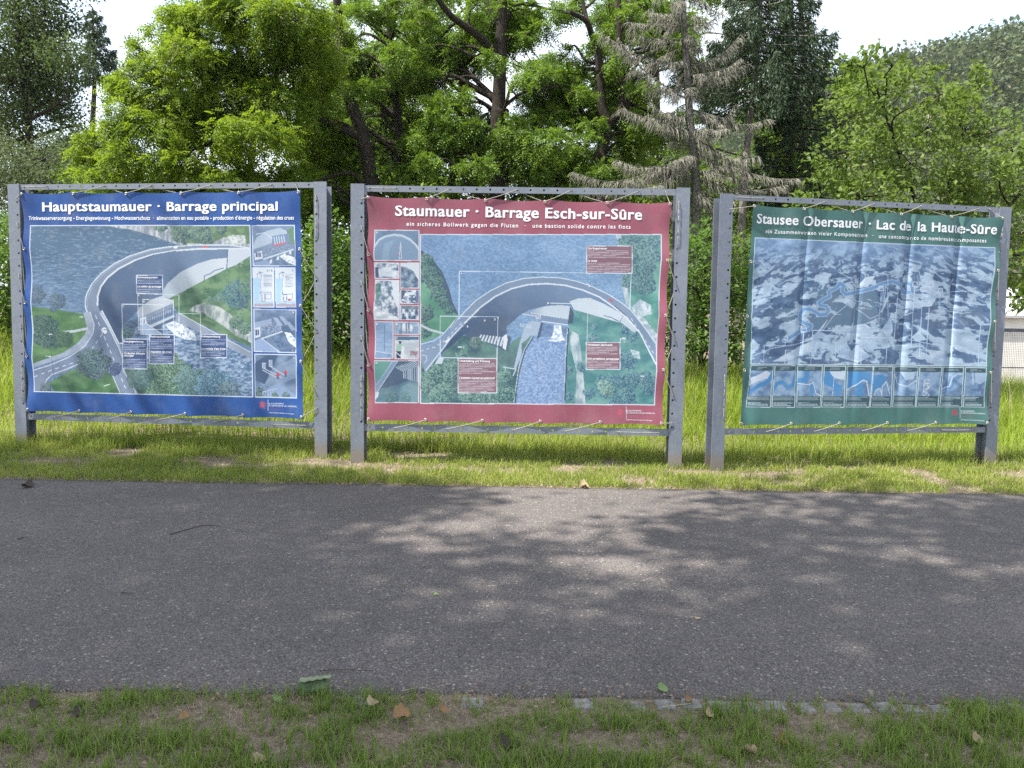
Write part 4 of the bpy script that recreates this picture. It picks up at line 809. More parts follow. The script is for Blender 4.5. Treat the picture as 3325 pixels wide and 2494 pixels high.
# green board
B3.text('Stausee Obersauer · Lac de la Haute-Sûre', c3(322, 272), c3(1610, 334), 50/1.6586, bold=.012, heavy=.017, space=1.07)
B3.text('ein Zusammenwirken vieler Komponenten', c3(374, 325), c3(924, 347), 19/1.6586, bold=.012, space=1.18); B3.text('·', c3(950, 348), c3(956, 348), 16/1.6586); B3.text('une concomitance de nombreuses composantes', c3(985, 352), c3(1558, 378), 19/1.6586, bold=.012, space=1.18)
h3 = lambda x, y: (2400+x/2.6024, 1160+y/2.6024)
B3.text('LE GOUVERNEMENT', h3(1848, 461), h3(1954, 463), 5, PALE_INK); B3.text('DU GRAND-DUCHÉ DE LUXEMBOURG', h3(1848, 477), h3(2040, 481), 5, PALE_INK); B3.text('Administration des ponts et chaussées', h3(1845, 536), h3(2024, 540), 4, PALE_INK, italic=.2)
for P_ in (B1, B2, B3): P_.P = None
# ------------------------------------------------------------------ ground, path, grass
CAMP = np.array([0, 0, 1.6]); _F = np.array(fwd); _Rt = np.array(rt); _U = np.array(up)
def at(X, Y, y):
    """a point y metres ahead, seen in the direction X, Y of the 2212 wide view"""
    d = _F+_Rt*((X/2.16016-512)/769)+_U*((384-Y/2.16016)/769); return CAMP+d*(y/d[1])
def on_ground(X, Y, z=0.):
    d = _F+_Rt*((X/2.16016-512)/769)+_U*((384-Y/2.16016)/769); return CAMP+d*((z-1.6)/d[2])
def sst(t): t = np.clip(t, 0, 1); return t*t*(3-2*t)
def hill_e(t): return np.interp(t, [-1.2, -.5, -.3, 0, .1, .25, .42, .67, 1.2], [.02, .04, .05, .115, .155, .225, .285, .308, .33])
def gz(x, y):
    x = np.asarray(x, float); y = np.asarray(y, float)
    z = sst((y-9.5)/5.)*np.clip(.80-.052*x, .12, 1.25)
    z = z+.012*(fbm(x*1.3+50, y*1.3+50, 400, 3)-.5)*np.where((y > 3.05) & (y < 7.75), 0, 1)
    d = np.hypot(x, y); h = hill_e(x/np.maximum(y, 1))*250*sst((d-90)/175.)
    return z+np.where(y > 20, h, 0)
def axis(lo, hi, f0, f1, st, g=1.16):
    a = list(np.arange(f0, f1+1e-6, st)); s = st
    while a[-1] < hi: s *= g; a.append(a[-1]+s)
    s = st
    while a[0] > lo: s *= g; a.insert(0, a[0]-s)
    return np.array(a)
gx = axis(-600, 600, -11, 11, .22); gy = axis(-80, 700, 2, 15, .2, 1.13)
GX, GY = np.meshgrid(gx, gy)
def soil_mat():
    m, t, b, out = mat('soil_and_thatch')
    n = noise(t, 1.6, 5., .65); n2 = noise(t, 24., 4., .7); n3 = noise(t, 130., 2., .6)
    a = ramp(t, n2.outputs[0], [(.3, (.10, .072, .055)), (.55, (.20, .155, .12)), (.75, (.30, .245, .185))]).outputs[0]
    a = mixc(t, ramp(t, n.outputs[0], [(.45, (0, 0, 0)), (.6, (.5, .5, .5))]).outputs[0], a, (.13, .14, .06))
    a = mixc(t, .35, a, n3.outputs[0], 'OVERLAY'); t.links.new(a, b.inputs['Base Color']); b.inputs['Roughness'].default_value = .95; b.inputs['Specular IOR Level'].default_value = .15
    bump(t, b, n2.outputs[0], .7, .02); return m
ii = (np.arange(len(gy)-1)[:, None]*len(gx)+np.arange(len(gx)-1)[None]).ravel()
g_o = mk('ground', np.c_[GX.ravel(), GY.ravel(), gz(GX, GY).ravel()-.004], [np.stack([ii, ii+1, ii+1+len(gx), ii+len(gx)], -1)], soil_mat(), None, True)
tag(g_o, kind='structure')

def asphalt_mat():
    m, t, b, out = mat('worn_asphalt')
    tc = t.nodes.new('ShaderNodeTexCoord'); O = tc.outputs['Object']
    v = nd(t, 'ShaderNodeTexVoronoi', Scale=125.); t.links.new(O, v.inputs[0]); v2 = nd(t, 'ShaderNodeTexVoronoi', Scale=42.); t.links.new(O, v2.inputs[0])
    n = noise(t, 1.1, 4., .6, vec=O); n2 = noise(t, 9., 4., .65, vec=O); n3 = noise(t, 260., 2., .5, vec=O)
    base = ramp(t, v.outputs['Color'], [(.15, (.105, .092, .090)), (.6, (.16, .143, .137)), (.85, (.215, .193, .182)), (.97, (.37, .34, .31))]).outputs[0]
    edge = ramp(t, v.outputs['Distance'], [(.0, (1, 1, 1)), (.5, (.72, .72, .72)), (.75, (.36, .36, .36))]).outputs[0]
    base = mixc(t, .8, base, edge, 'MULTIPLY')
    st = nd(t, 'ShaderNodeMath', operation='GREATER_THAN'); sp = t.nodes.new('ShaderNodeSeparateColor'); t.links.new(v2.outputs['Color'], sp.inputs[0]); t.links.new(sp.outputs[0], st.inputs[0]); st.inputs[1].default_value = .93
    ds = nd(t, 'ShaderNodeMath', operation='LESS_THAN'); t.links.new(v2.outputs['Distance'], ds.inputs[0]); ds.inputs[1].default_value = .33
    ml = nd(t, 'ShaderNodeMath', operation='MULTIPLY'); t.links.new(st.outputs[0], ml.inputs[0]); t.links.new(ds.outputs[0], ml.inputs[1])
    base = mixc(t, ml.outputs[0], base, (.27, .25, .225))
    base = mixc(t, .55, base, ramp(t, n.outputs[0], [(.3, (.38, .38, .38)), (.7, (.62, .61, .60))]).outputs[0], 'OVERLAY')
    base = mixc(t, .3, base, ramp(t, n2.outputs[0], [(.3, (.36, .36, .37)), (.7, (.66, .65, .63))]).outputs[0], 'OVERLAY')
    sx = t.nodes.new('ShaderNodeSeparateXYZ'); t.links.new(O, sx.inputs[0])       # tar lip left bare along the near kerb
    ad = nd(t, 'ShaderNodeMath', operation='MULTIPLY_ADD'); t.links.new(n2.outputs[0], ad.inputs[0]); ad.inputs[1].default_value = -.45; t.links.new(sx.outputs[1], ad.inputs[2])
    base = mixc(t, ramp(t, ad.outputs[0], [(.0, (0, 0, 0)), (.01, (0, 0, 0))]).outputs[0], base, (.05, .05, .055))
    t.links.new(base, b.inputs['Base Color']); b.inputs['Roughness'].default_value = .82; b.inputs['Specular IOR Level'].default_value = .3
    hm = nd(t, 'ShaderNodeMath', operation='MULTIPLY_ADD'); t.links.new(v.outputs['Distance'], hm.inputs[0]); hm.inputs[1].default_value = -1.; t.links.new(n3.outputs[0], hm.inputs[2])
    bump(t, b, hm.outputs[0], .55, .006); return m
ax_ = axis(-80, 80, -9, 9, .045, 1.25)
def far_edge(x): return 7.63+.10*(fbm(x*1.2+90, x*0+3, 410, 4)-.5)+.03*(fbm(x*9, x*0+7, 411, 2)-.5)-.006*x*0
def near_edge(x): return 3.235+.008*x+.07*(fbm(x*1.5+90, x*0+13, 412, 4)-.5)+.05*(fbm(x*10, x*0+17, 413, 3)-.5)
rows = [near_edge(ax_)]+[near_edge(ax_)*(1-k)+far_edge(ax_)*k for k in np.linspace(.02, .98, 12)]+[far_edge(ax_)]
rows = [rows[0]-.012]+rows+[rows[-1]+.012]
V = np.stack([np.stack([ax_, r, .004+.012*np.sin(np.pi*np.clip((r-3.2)/4.4, 0, 1))-(.035 if k in (0, 15) else 0)], -1) for k, r in enumerate(rows)]); n_ = len(ax_)
ii = (np.arange(len(rows)-1)[:, None]*n_+np.arange(n_-1)[None]).ravel()
tag(mk('path', V.reshape(-1, 3), [np.stack([ii, ii+1, ii+1+n_, ii+n_], -1)], asphalt_mat(), None, True), kind='structure')

def blades(P, h, w, lean, az):
    n = len(P); h = np.broadcast_to(h, n)[:, None]; w = np.broadcast_to(w, n)[:, None]; lean = np.broadcast_to(lean, n)[:, None]
    D = np.c_[np.cos(az), np.sin(az), 0*az]; sa = az+np.pi/2+rng.uniform(-.9, .9, n); S = np.c_[np.cos(sa), np.sin(sa), 0*az]
    Z = np.array([0, 0, 1.])
    up_ = np.sqrt(np.maximum(1-lean**2, .02))
    mid = P+Z*h*.55*np.minimum(1, up_*1.15)+D*h*lean*.33; tip = P+Z*h*up_+D*h*lean
    V = np.stack([P-S*w/2, P+S*w/2, mid+S*w*.42, mid-S*w*.42, tip], 1).reshape(-1, 3)
    k = np.arange(n)[:, None]*5
    return V, k+np.array([[0, 1, 2, 3]]), k+np.array([[3, 2, 4]])
def grass(name, spots, mt, h, w, lean):
    """spots (n,2)"""
    P = np.c_[spots, gz(spots[:, 0], spots[:, 1])-.008]; n = len(P)
    V, q, t = blades(P, h, w, lean, rng.uniform(0, 2*np.pi, n))
    return tag(mk(name, V, [t, q], mt), kind='stuff')
def scatter(n, x0, x1, y0, y1): return np.c_[rng.uniform(x0, x1, n), rng.uniform(y0, y1, n)]
def fanout(n, y0, y1, s=.72, m=.3):
    y = rng.uniform(y0**.5, y1**.5, n)**2; return np.c_[rng.uniform(-1, 1, n)*(y*s+m), y]
def tufts(c, k, r): return np.repeat(c, k, 0)+rng.randn(len(c)*k, 2)*r
G_LIT = leaf_mat('meadow_grass_sunlit', (.15, .24, .025), (.34, .42, .06), (.42, .54, .07), .42, .8)  # sunlight on the meadow is put into this brighter blade colour
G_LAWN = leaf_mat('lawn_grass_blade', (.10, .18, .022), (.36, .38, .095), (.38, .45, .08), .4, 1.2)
G_SHADE = leaf_mat('verge_grass_shaded', (.085, .155, .03), (.24, .31, .08), (.30, .41, .07), .4, 1.5)  # darker blade tone, with the shade of the verge painted in
G_DRY = leaf_mat('dry_straw', (.24, .19, .125), (.48, .41, .28), (.4, .34, .2), .25, 2.)
# near verge
c = fanout(6200, 2.15, 3.22); k = fbm(c[:, 0]*4.5+9, c[:, 1]*6., 420, 4); c = c[(k > .45-.05*(c[:, 1] < 2.9)+.12*rng.rand(len(c))) | (rng.rand(len(c)) < .2)]
s = tufts(c, 9, .016); s = s[s[:, 1] < 3.235]; k = fbm(s[:, 0]*3+4, s[:, 1]*3, 421, 2)
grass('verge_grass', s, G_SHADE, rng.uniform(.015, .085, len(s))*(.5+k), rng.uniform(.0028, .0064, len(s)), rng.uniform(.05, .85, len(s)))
s = np.vstack([fanout(42000, 2.15, 3.2), np.c_[rng.uniform(-3, 3, 4200), 3.2+rng.randn(4200)*.045]])
grass('dry_grass', s, G_DRY, rng.uniform(.012, .055, len(s)), rng.uniform(.0012, .0028, len(s)), rng.uniform(.86, .995, len(s)))
# strip between path and boards
bare = [(-2.1, 8.75, .55, .3), (2.1, 8.55, .5, .22), (-5.1, 8.6, .6, .25), (6.2, 8.7, .8, .3), (-3.6, 8.9, .35, .2)]
def keep(s): 
    k = np.ones(len(s), bool)
    for x, y, a, b in bare: k &= (((s[:, 0]-x)/a)**2+((s[:, 1]-y)/b)**2) > rng.uniform(.4, 1.3, len(s))
    return k
c = fanout(15000, 7.6, 10., .74, .5); k = fbm(c[:, 0]*1.5+9, c[:, 1]*2., 430, 3)
c = c[(k > .30+.12*rng.rand(len(c))) & keep(c) & (c[:, 1] > far_edge(c[:, 0])+.02)]
s = tufts(c, 7, .03); k = sst((s[:, 1]-8.9)/.8)
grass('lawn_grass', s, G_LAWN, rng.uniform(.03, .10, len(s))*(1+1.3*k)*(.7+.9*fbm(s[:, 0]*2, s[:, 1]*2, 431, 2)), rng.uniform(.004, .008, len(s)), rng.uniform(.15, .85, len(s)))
s = fanout(44000, 7.62, 10., .74, .5); s = s[(s[:, 1] > far_edge(s[:, 0])-.03)]
grass('dry_grass', s, G_DRY, rng.uniform(.03, .10, len(s)), rng.uniform(.003, .006, len(s)), rng.uniform(.85, .99, len(s)))
# meadow behind the boards
s = fanout(95000, 9.7, 16.5, .78, .5); k = sst((s[:, 1]-9.5)/2.2); s = s[rng.rand(len(s)) < .5+.5*k*(.4+.9*fbm(s[:, 0]*.9, s[:, 1]*.9, 432, 3))]; k = sst((s[:, 1]-9.6)/2.4)
grass('meadow_grass', s, G_LIT, rng.uniform(.10, .24, len(s))*(1-k)+rng.uniform(.30, .66, len(s))*k, rng.uniform(.006, .011, len(s)), rng.uniform(.1, .7, len(s)))
s = fanout(2600, 11.2, 16.5, .78, .5)
grass('seed_stalks', s, G_DRY, rng.uniform(.6, .95, len(s)), rng.uniform(.004, .007, len(s)), rng.uniform(.05, .4, len(s)))

# crumbs of old leaves, bark and seed pods lying in the verge and along both path edges
LIT = leaf_mat('leaf_crumbs', (.09, .055, .035), (.36, .26, .18), (.3, .2, .12), .15, 6.)
s = np.vstack([fanout(1500, 2.15, 3.2), np.c_[rng.uniform(-3.2, 3.2, 900), 3.24+rng.randn(900)*.06], np.c_[rng.uniform(-6, 6, 700), 7.62+rng.randn(700)*.05], fanout(260, 3.3, 7.5)]); P = np.c_[s, gz(s[:, 0], s[:, 1])+np.where((s[:, 1] > 3.25) & (s[:, 1] < 7.6), .019, .012)]
n = len(P); d = nrm(rng.randn(n, 3)*[1, 1, .15]); nn = nrm(rng.randn(n, 3)*[.35, .35, 0]+[0, 0, 1]); L = rng.uniform(.006, .022, n)*np.where(s[:, 1] > 7, 1.5, 1)*np.where((s[:, 1] > 3.32) & (s[:, 1] < 7.5), .55, 1)
i4 = np.arange(n)[:, None]*4+np.arange(4)[None]; m_ = P+d*L[:, None]*.45; sd = nrm(np.cross(d, nn))*L[:, None]*.38
tag(mk('leaf_litter', np.stack([P, m_+sd+nn*.002, P+d*L[:, None], m_-sd+nn*.003], 1).reshape(-1, 3), [i4], LIT), kind='stuff')
# ------------------------------------------------------------------ trees and shrubs
def leaf_quads(p, d, n, L, Wd, fold=.12):
    L = np.broadcast_to(L, len(p))[:, None]; Wd = np.broadcast_to(Wd, len(p))[:, None]
    s = nrm(np.cross(d, n)); n = np.cross(s, d); m = p+d*L*.42
    V = np.stack([p, m+s*Wd/2+n*Wd*fold, p+d*L, m-s*Wd/2+n*Wd*fold], 1).reshape(-1, 3)
    return V, np.arange(len(p))[:, None]*4+np.arange(4)[None]
def pinnate(p, d, n, L, pairs=4, lw=(.066, .030)):
    """feathered leaf: leaflets in pairs along a drooping stalk"""
    s = nrm(np.cross(d, n)); n = np.cross(s, d); L = np.broadcast_to(L, len(p))[:, None]; o = Acc()
    for k in range(pairs+1):
        t = .22+.78*k/pairs; q = p+d*L*t-np.array([0, 0, 1.])*L*.32*t*t
        dd = nrm(d-np.array([0, 0, 1.])*.6*t)
        for sg in ((-1, 1) if k < pairs else (0,)):
            e = nrm(s*sg+dd*(.45 if sg else 1)-np.array([0, 0, .22])+rng.randn(len(p), 3)*.08)
            o.add(*leaf_quads(q, e, nrm(n+rng.randn(len(p), 3)*.15), lw[0]*(1-.25*abs(t-.55)), lw[1]))
    V, F = o.arrays(); return V, F[1]
def sphere(n): return nrm(rng.randn(n, 3))
def foliage(clumps, kind, dens, L, Wd=.02, flat=.42, droop=.15, spread=.235, per=30):
    """clumps: (centre, radius); returns leaf mesh accumulator and spray centres per clump"""
    o = Acc(); sprays = []
    for c, r in clumps:
        n = max(20, int(dens*r*r)); ns = max(5, n//per)
        u = sphere(ns); u[:, 2] *= .8; sc_ = c+u*(r*rng.uniform(.25, 1., ns)[:, None]**.5)*np.array([1, 1, flat+.15]); sprays.append(sc_)
        idx = rng.randint(0, ns, n); out = nrm(sc_[idx]-c+1e-4)
        p = sc_[idx]+rng.randn(n, 3)*spread*r*np.array([1, 1, flat])
        d = nrm(out*.6+rng.randn(n, 3)*.55+np.array([0, 0, -droop])); nn = nrm(np.array([0, 0, .9])+out*.35+rng.randn(n, 3)*.45)
        Ls = L*rng.uniform(.7, 1.2, n)
        if kind == 'pinnate': o.add(*pinnate(p, d, nn, Ls))
        else: o.add(*leaf_quads(p, d, nn, Ls, Ls*Wd))
    return o, sprays
def limbs(trunks, clumps, sprays, r0, wood=None, twig=.006, sub=3):
    a = wood or Acc(); pts = np.vstack([t for t, _ in trunks]); rad = np.concatenate([q for _, q in trunks])
    for t, q in trunks: a.tube(t, q, 9)
    for (c, r), sp in zip(clumps, sprays):
        cost = np.linalg.norm(pts-c, axis=1)+1.6*np.maximum(0, pts[:, 2]-c[2]+.25)+.35*np.abs(pts[:, 2]-c[2]+.7); j = cost.argmin(); p = pts[j]; D = np.linalg.norm(c-p)
        m1 = p+(c-p)*.35+np.array([0, 0, .12*D])+rng.randn(3)*.07*D; m2 = p+(c-p)*.7+np.array([0, 0, .08*D])+rng.randn(3)*.07*D
        P = curve([p, m1, m2, c], 6); a.tube(P, np.linspace(min(rad[j]*.6, r0+.014*D), .011, len(P)), 6)
        for q in sp[::sub]: a.tube(np.array([c*.75+P[-4]*.25, (c+q)/2+rng.randn(3)*.06*r, q]), [twig*1.6, twig*1.2, twig*.6], 4, False)
    return a
def bark_mat(name, c0, c1): 
    m, t, b, out = mat(name); g = t.nodes.new('ShaderNodeTexCoord'); mp = t.nodes.new('ShaderNodeMapping'); mp.inputs['Scale'].default_value = (1, 1, .22); t.links.new(g.outputs['Object'], mp.inputs[0])
    n = noise(t, 34., 5., .65, vec=mp.outputs[0]); r = ramp(t, n.outputs[0], [(.32, c0), (.68, c1)]); t.links.new(r.outputs[0], b.inputs['Base Color']); b.inputs['Roughness'].default_value = .9; b.inputs['Specular IOR Level'].default_value = .2
    bump(t, b, n.outputs[0], .9, .03); return m
BARK = bark_mat('dark_furrowed_bark', (.014, .011, .009), (.045, .036, .028))
BARK_G = bark_mat('grey_bark', (.10, .088, .078), (.24, .215, .195))
L_LOC = leaf_mat('locust_leaf_sunny', (.045, .10, .010), (.20, .29, .022), (.30, .42, .025), .46, .6)  # brighter copy of the locust leaf, sunlight put into its colour
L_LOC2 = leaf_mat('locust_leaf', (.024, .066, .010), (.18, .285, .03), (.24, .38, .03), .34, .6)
L_ASP = leaf_mat('aspen_leaf', (.042, .075, .025), (.095, .13, .05), (.13, .19, .05), .35, .6, spec=.1)
L_WIL = leaf_mat('willow_leaf', (.075, .105, .05), (.15, .185, .09), (.16, .22, .08), .3, .6, spec=.1)
L_HORN = leaf_mat('hornbeam_leaf', (.065, .115, .02), (.16, .225, .05), (.22, .32, .05), .42, .8)
L_SHRUB = leaf_mat('shrub_leaf', (.05, .115, .022), (.13, .21, .04), (.18, .30, .04), .42, 1.)
L_SPR = leaf_mat('spruce_needles', (.022, .045, .022), (.060, .095, .042), (.05, .09, .03), .2, 1.)
PODS = leaf_mat('dry_seed_pods', (.13, .085, .055), (.27, .19, .13), (.22, .14, .08), .3, 2.)

def px(lst, d0, d1):
    """(X, Y, r) in view units -> world clumps somewhere between d0 and d1 metres ahead"""
    o = []
    for e in lst:
        y = e[3] if len(e) > 3 else rng.uniform(d0, d1)
        o.append((at(e[0], e[1], y), e[2]/1661*y*1.05))
    return o
HOLES = [(1062, 195, 50), (1200, 70, 42), (965, 380, 30), (930, 215, 22), (1150, 30, 22), (755, 60, 24), (700, 30, 18), (1370, 120, 20), (1440, 200, 24)]
def filler(n, X0, X1, Y0, Y1, r0, r1):
    o = []
    while len(o) < n:
        x, y, r = rng.uniform(X0, X1), rng.uniform(Y0, Y1), rng.uniform(r0, r1)
        if all(math.hypot(x-a, y-b) > c+r*.75 for a, b, c in HOLES): o.append((x, y, r))
    return o
def trunk(pts, r0, r1, n=8, base=True):
    """pts (X, Y, depth); grown down to the ground"""
    P = [at(*q) for q in pts]
    if base: b = P[0].copy(); b[2] = gz(b[0], b[1])-.15; P = [b]+P
    C = curve(P, n); return C, np.linspace(r0, r1, len(C))
def tree(name, label, cat, trunks, clumps, bark, leaf, kind, dens, L, Wd=.5, group=None, r0=.03, pods=0, **kw):
    b = trunks[0][0][0]; root = empty(name, b, label, cat, 0, group)
    fo, sp = foliage(clumps, kind, dens, L, Wd, **kw); w = limbs(trunks, clumps, sp, r0)
    for nm, a, m, sm in (('trunk', w, bark, True), ('crown', fo, leaf, False)):
        V, F = a.arrays(); o = mk(nm, V-b, F, m, root, sm)
    if pods:
        q = np.vstack(sp); q = q[rng.permutation(len(q))[:pods]]; q = np.repeat(q, 14, 0)+rng.randn(len(q)*14, 3)*.10
        V, F = leaf_quads(q, nrm(np.array([0, 0, -1.])+rng.randn(len(q), 3)*.35), sphere(len(q)), rng.uniform(.10, .15, len(q)), .028); o = mk('seed_pods', V-b, [F], PODS, root); o['kind'] = 'stuff'
    return root

# black locusts
A = px([(455, 20, 55), (520, 30, 80), (630, 35, 80), (400, 55, 52), (400, 110, 60), (455, 120, 75), (560, 125, 85), (655, 120, 75), (335, 150, 45), (325, 200, 55), (395, 205, 80), (500, 210, 85), (605, 220, 75), (262, 255, 48), (340, 280, 70), (440, 290, 75), (550, 295, 70), (215, 320, 42), (285, 345, 60), (385, 365, 65), (480, 380, 60), (235, 385, 50), (325, 400, 55), (420, 415, 55), (185, 345, 32), (560, 385, 45), (470, -30, 40), (600, -30, 40), (300, 105, 26), (345, 60, 30), (275, 190, 30)], 14.2, 15.8)
A += px([(640, 300, 60), (700, 190, 55), (720, 60, 50), (650, 390, 50), (600, 400, 50), (720, 320, 50), (760, 400, 45), (690, 270, 50)], 16., 17.5)
TA = [trunk([(800, 420, 16.6), (784, 300, 16.6), (750, 200, 16.5), (737, 126, 16.4), (728, 0, 16.3), (720, -80, 16.2)], .17, .07), trunk([(784, 300, 16.6), (690, 256, 16.2), (635, 228, 15.8), (530, 262, 15.3), (437, 317, 15.)], .085, .03, base=False), trunk([(745, 180, 16.5), (700, 60, 16), (640, -20, 15.6)], .07, .03, base=False)]
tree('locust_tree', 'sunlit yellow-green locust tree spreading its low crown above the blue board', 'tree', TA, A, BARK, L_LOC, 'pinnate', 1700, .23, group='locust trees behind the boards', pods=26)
def c5(x, y, r, *d): return ((x/1.8433+1000)/1.5032, (y/1.8433)/1.5032, r/1.8433/1.5032)+d
Bc = px([c5(*q) for q in [(330, 100, 120), (560, 70, 110), (520, 330, 90), (340, 400, 110), (250, 560, 120), (470, 540, 100), (160, 720, 150), (380, 900, 140), (560, 1020, 120), (160, 1010, 150), (460, 200, 70), (620, 180, 70), (60, 480, 110)]], 16.5, 18.5)
TB = [trunk([(850, 420, 18.), (862, 300, 18), (850, 170, 17.8), (842, 60, 17.6), (835, -60, 17.5)], .12, .05)]
Bc += px(filler(28, 640, 900, -40, 420, 30, 60), 18.5, 21.)
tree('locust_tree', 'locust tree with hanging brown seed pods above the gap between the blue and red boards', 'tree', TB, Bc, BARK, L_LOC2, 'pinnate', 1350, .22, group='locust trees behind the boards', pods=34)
Cc = px([c5(*q) for q in [(700, 30, 100), (1000, 40, 80), (1180, 110, 110), (1290, 60, 110), (1330, 200, 110), (1240, 260, 100), (1150, 350, 80), (760, 470, 75), (900, 545, 90), (790, 680, 130), (900, 800, 120), (640, 840, 90), (1000, 760, 85), (1230, 800, 140), (1400, 440, 100), (1300, 480, 60), (1500, 500, 80), (1600, 560, 75), (1420, 730, 110), (1150, 900, 110), (1450, 850, 120), (1340, 960, 150), (1030, 1010, 100), (780, 980, 100), (860, 330, 60), (680, 300, 60), (1050, 180, 60), (900, 180, 60)]], 15.5, 18.)
TC = [trunk([(1170, 420, 17), (1166, 330, 17), (1078-3, 300, 17), (1077, 230, 17), (1081, 126, 17), (1085, 0, 17), (1088, -80, 17)][2:], .19, .09), trunk([(1076, 128, 17), (1055, 100, 16.8), (1026, 72, 16.6), (970, 30, 16.3), (930, -30, 16)], .11, .05, base=False), trunk([(1077, 240, 17), (1130, 200, 16.8), (1190, 190, 16.6)], .045, .02, base=False), trunk([(1083, 60, 17), (1050, 0, 17.2), (1040, -60, 17.3)], .07, .03, base=False)]
Cc += px(filler(26, 880, 1280, -40, 420, 30, 60), 17.5, 20.)+px([(1005, 140, 42, 18.5), (985, 245, 40, 18.5), (1130, 50, 45, 18.), (1215, 25, 32, 17.5), (960, 90, 45, 19.), (920, 215, 40, 19.), (1020, 60, 36, 18.8)], 18, 19)
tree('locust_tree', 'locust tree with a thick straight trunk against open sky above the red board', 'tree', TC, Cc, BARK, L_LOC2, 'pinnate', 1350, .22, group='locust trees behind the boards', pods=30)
Dc = px([c5(*q) for q in [(980, 260, 70), (830, 200, 60), (940, 640, 60), (700, 560, 70), (860, 900, 110), (1000, 930, 80), (700, 1050, 100), (930, 1060, 90)]], 18.5, 20.)
TD = [trunk([(981, 400, 19.3), (985, 330, 19.3), (1000, 200, 19.3), (1002, 150, 19.3), (1010, 60, 19.3), (1012, -40, 19.3)], .14, .06), trunk([(1000, 180, 19.3), (985, 150, 19.2), (975, 110, 19)], .05, .02, base=False), trunk([(1004, 180, 19.3), (1025, 155, 19.2), (1040, 130, 19)], .045, .02, base=False)]
Dc += px(filler(28, 820, 1180, 120, 430, 30, 55), 20., 22.)
tree('locust_tree', 'slim forked locust tree standing farther back behind the red board', 'tree', TD, Dc, BARK, L_LOC2, 'pinnate', 1200, .22, group='locust trees behind the boards')
Ec = px([c5(*q) for q in [(1560, 40, 70), (1760, 350, 100), (1850, 470, 120), (1750, 570, 95), (1680, 730, 75), (1900, 370, 80), (2000, 560, 80), (1950, 90, 85), (1800, 50, 70), (1620, 850, 80), (1600, 990, 120), (1750, 1010, 110), (1950, 900, 110), (2080, 30, 70), (1550, 330, 60), (1480, 60, 50), (1700, 250, 50), (1850, 150, 60), (1900, 700, 70), (2050, 760, 90)]], 16., 18.)
TE = [trunk([(1296, 380, 17), (1300, 330, 17), (1312, 270, 17), (1300, 225, 17), (1292, 110, 17), (1280, 80, 17), (1265, 45, 16.8), (1230, 25, 16.6)], .16, .04), trunk([(1312, 270, 17), (1345, 230, 17), (1340, 150, 17), (1338, 70, 17), (1336, -40, 17)], .10, .05, base=False), trunk([(1280, 80, 17), (1262, 20, 17.2), (1255, -40, 17.2)], .06, .03, base=False), trunk([(1338, 70, 17), (1365, 30, 17), (1385, -30, 17)], .06, .03, base=False)]
Ec += px(filler(32, 1200, 1560, -40, 430, 30, 60), 18.5, 21.)
tree('locust_tree', 'locust tree with dark forked trunks just left of the dead spruce', 'tree', TE, Ec, BARK, L_LOC2, 'pinnate', 1350, .22, group='locust trees behind the boards', pods=26)
# trees at the left edge
Fc = px([(25, 20, 75), (100, 30, 70), (150, 55, 30), (60, 100, 75), (140, 110, 50), (20, 180, 80), (95, 180, 65), (135, 165, 36), (60, 255, 60), (150, 240, 40), (20, 290, 60), (180, 320, 50), (230, 320, 40), (130, 320, 40), (200, 360, 55), (-60, 60, 90), (-70, 180, 90), (-60, 290, 80), (40, -60, 80), (130, -50, 60), (240, 350, 40)], 21., 24.)
TF = [trunk([(66, 420, 22.5), (65, 330, 22.5), (60, 250, 22.5), (45, 120, 22.5), (35, 0, 22.5), (30, -70, 22.5)], .15, .05), trunk([(60, 260, 22.5), (110, 235, 22), (150, 205, 22)], .05, .02, base=False)]
Fc += px(filler(10, -40, 130, 40, 260, 26, 40)+filler(10, -40, 240, 300, 420, 26, 45), 24.5, 26.)
tree('aspen_tree', 'tall dull green aspen tree at the left edge, sky showing through it', 'tree', TF, Fc, BARK, L_ASP, 'leaf', 2300, .09, .72, r0=.02, flat=.8, spread=.28)
Wc = px([(30, 340, 75), (90, 345, 70), (20, 400, 70), (110, 400, 70), (170, 400, 60), (60, 450, 80), (-50, 380, 80), (210, 420, 50), (0, 480, 60)], 18., 19.5)
TW = [trunk([(40, 430, 18.8), (50, 350, 18.8)], .06, .03), trunk([(45, 450, 18.8), (110, 380, 18.6)], .05, .02, base=False)]
tree('willow_bush', 'grey-green willow bush below the aspen at the left edge', 'bush', TW, Wc, BARK, L_WIL, 'leaf', 2400, .08, .5, r0=.015, flat=.8)
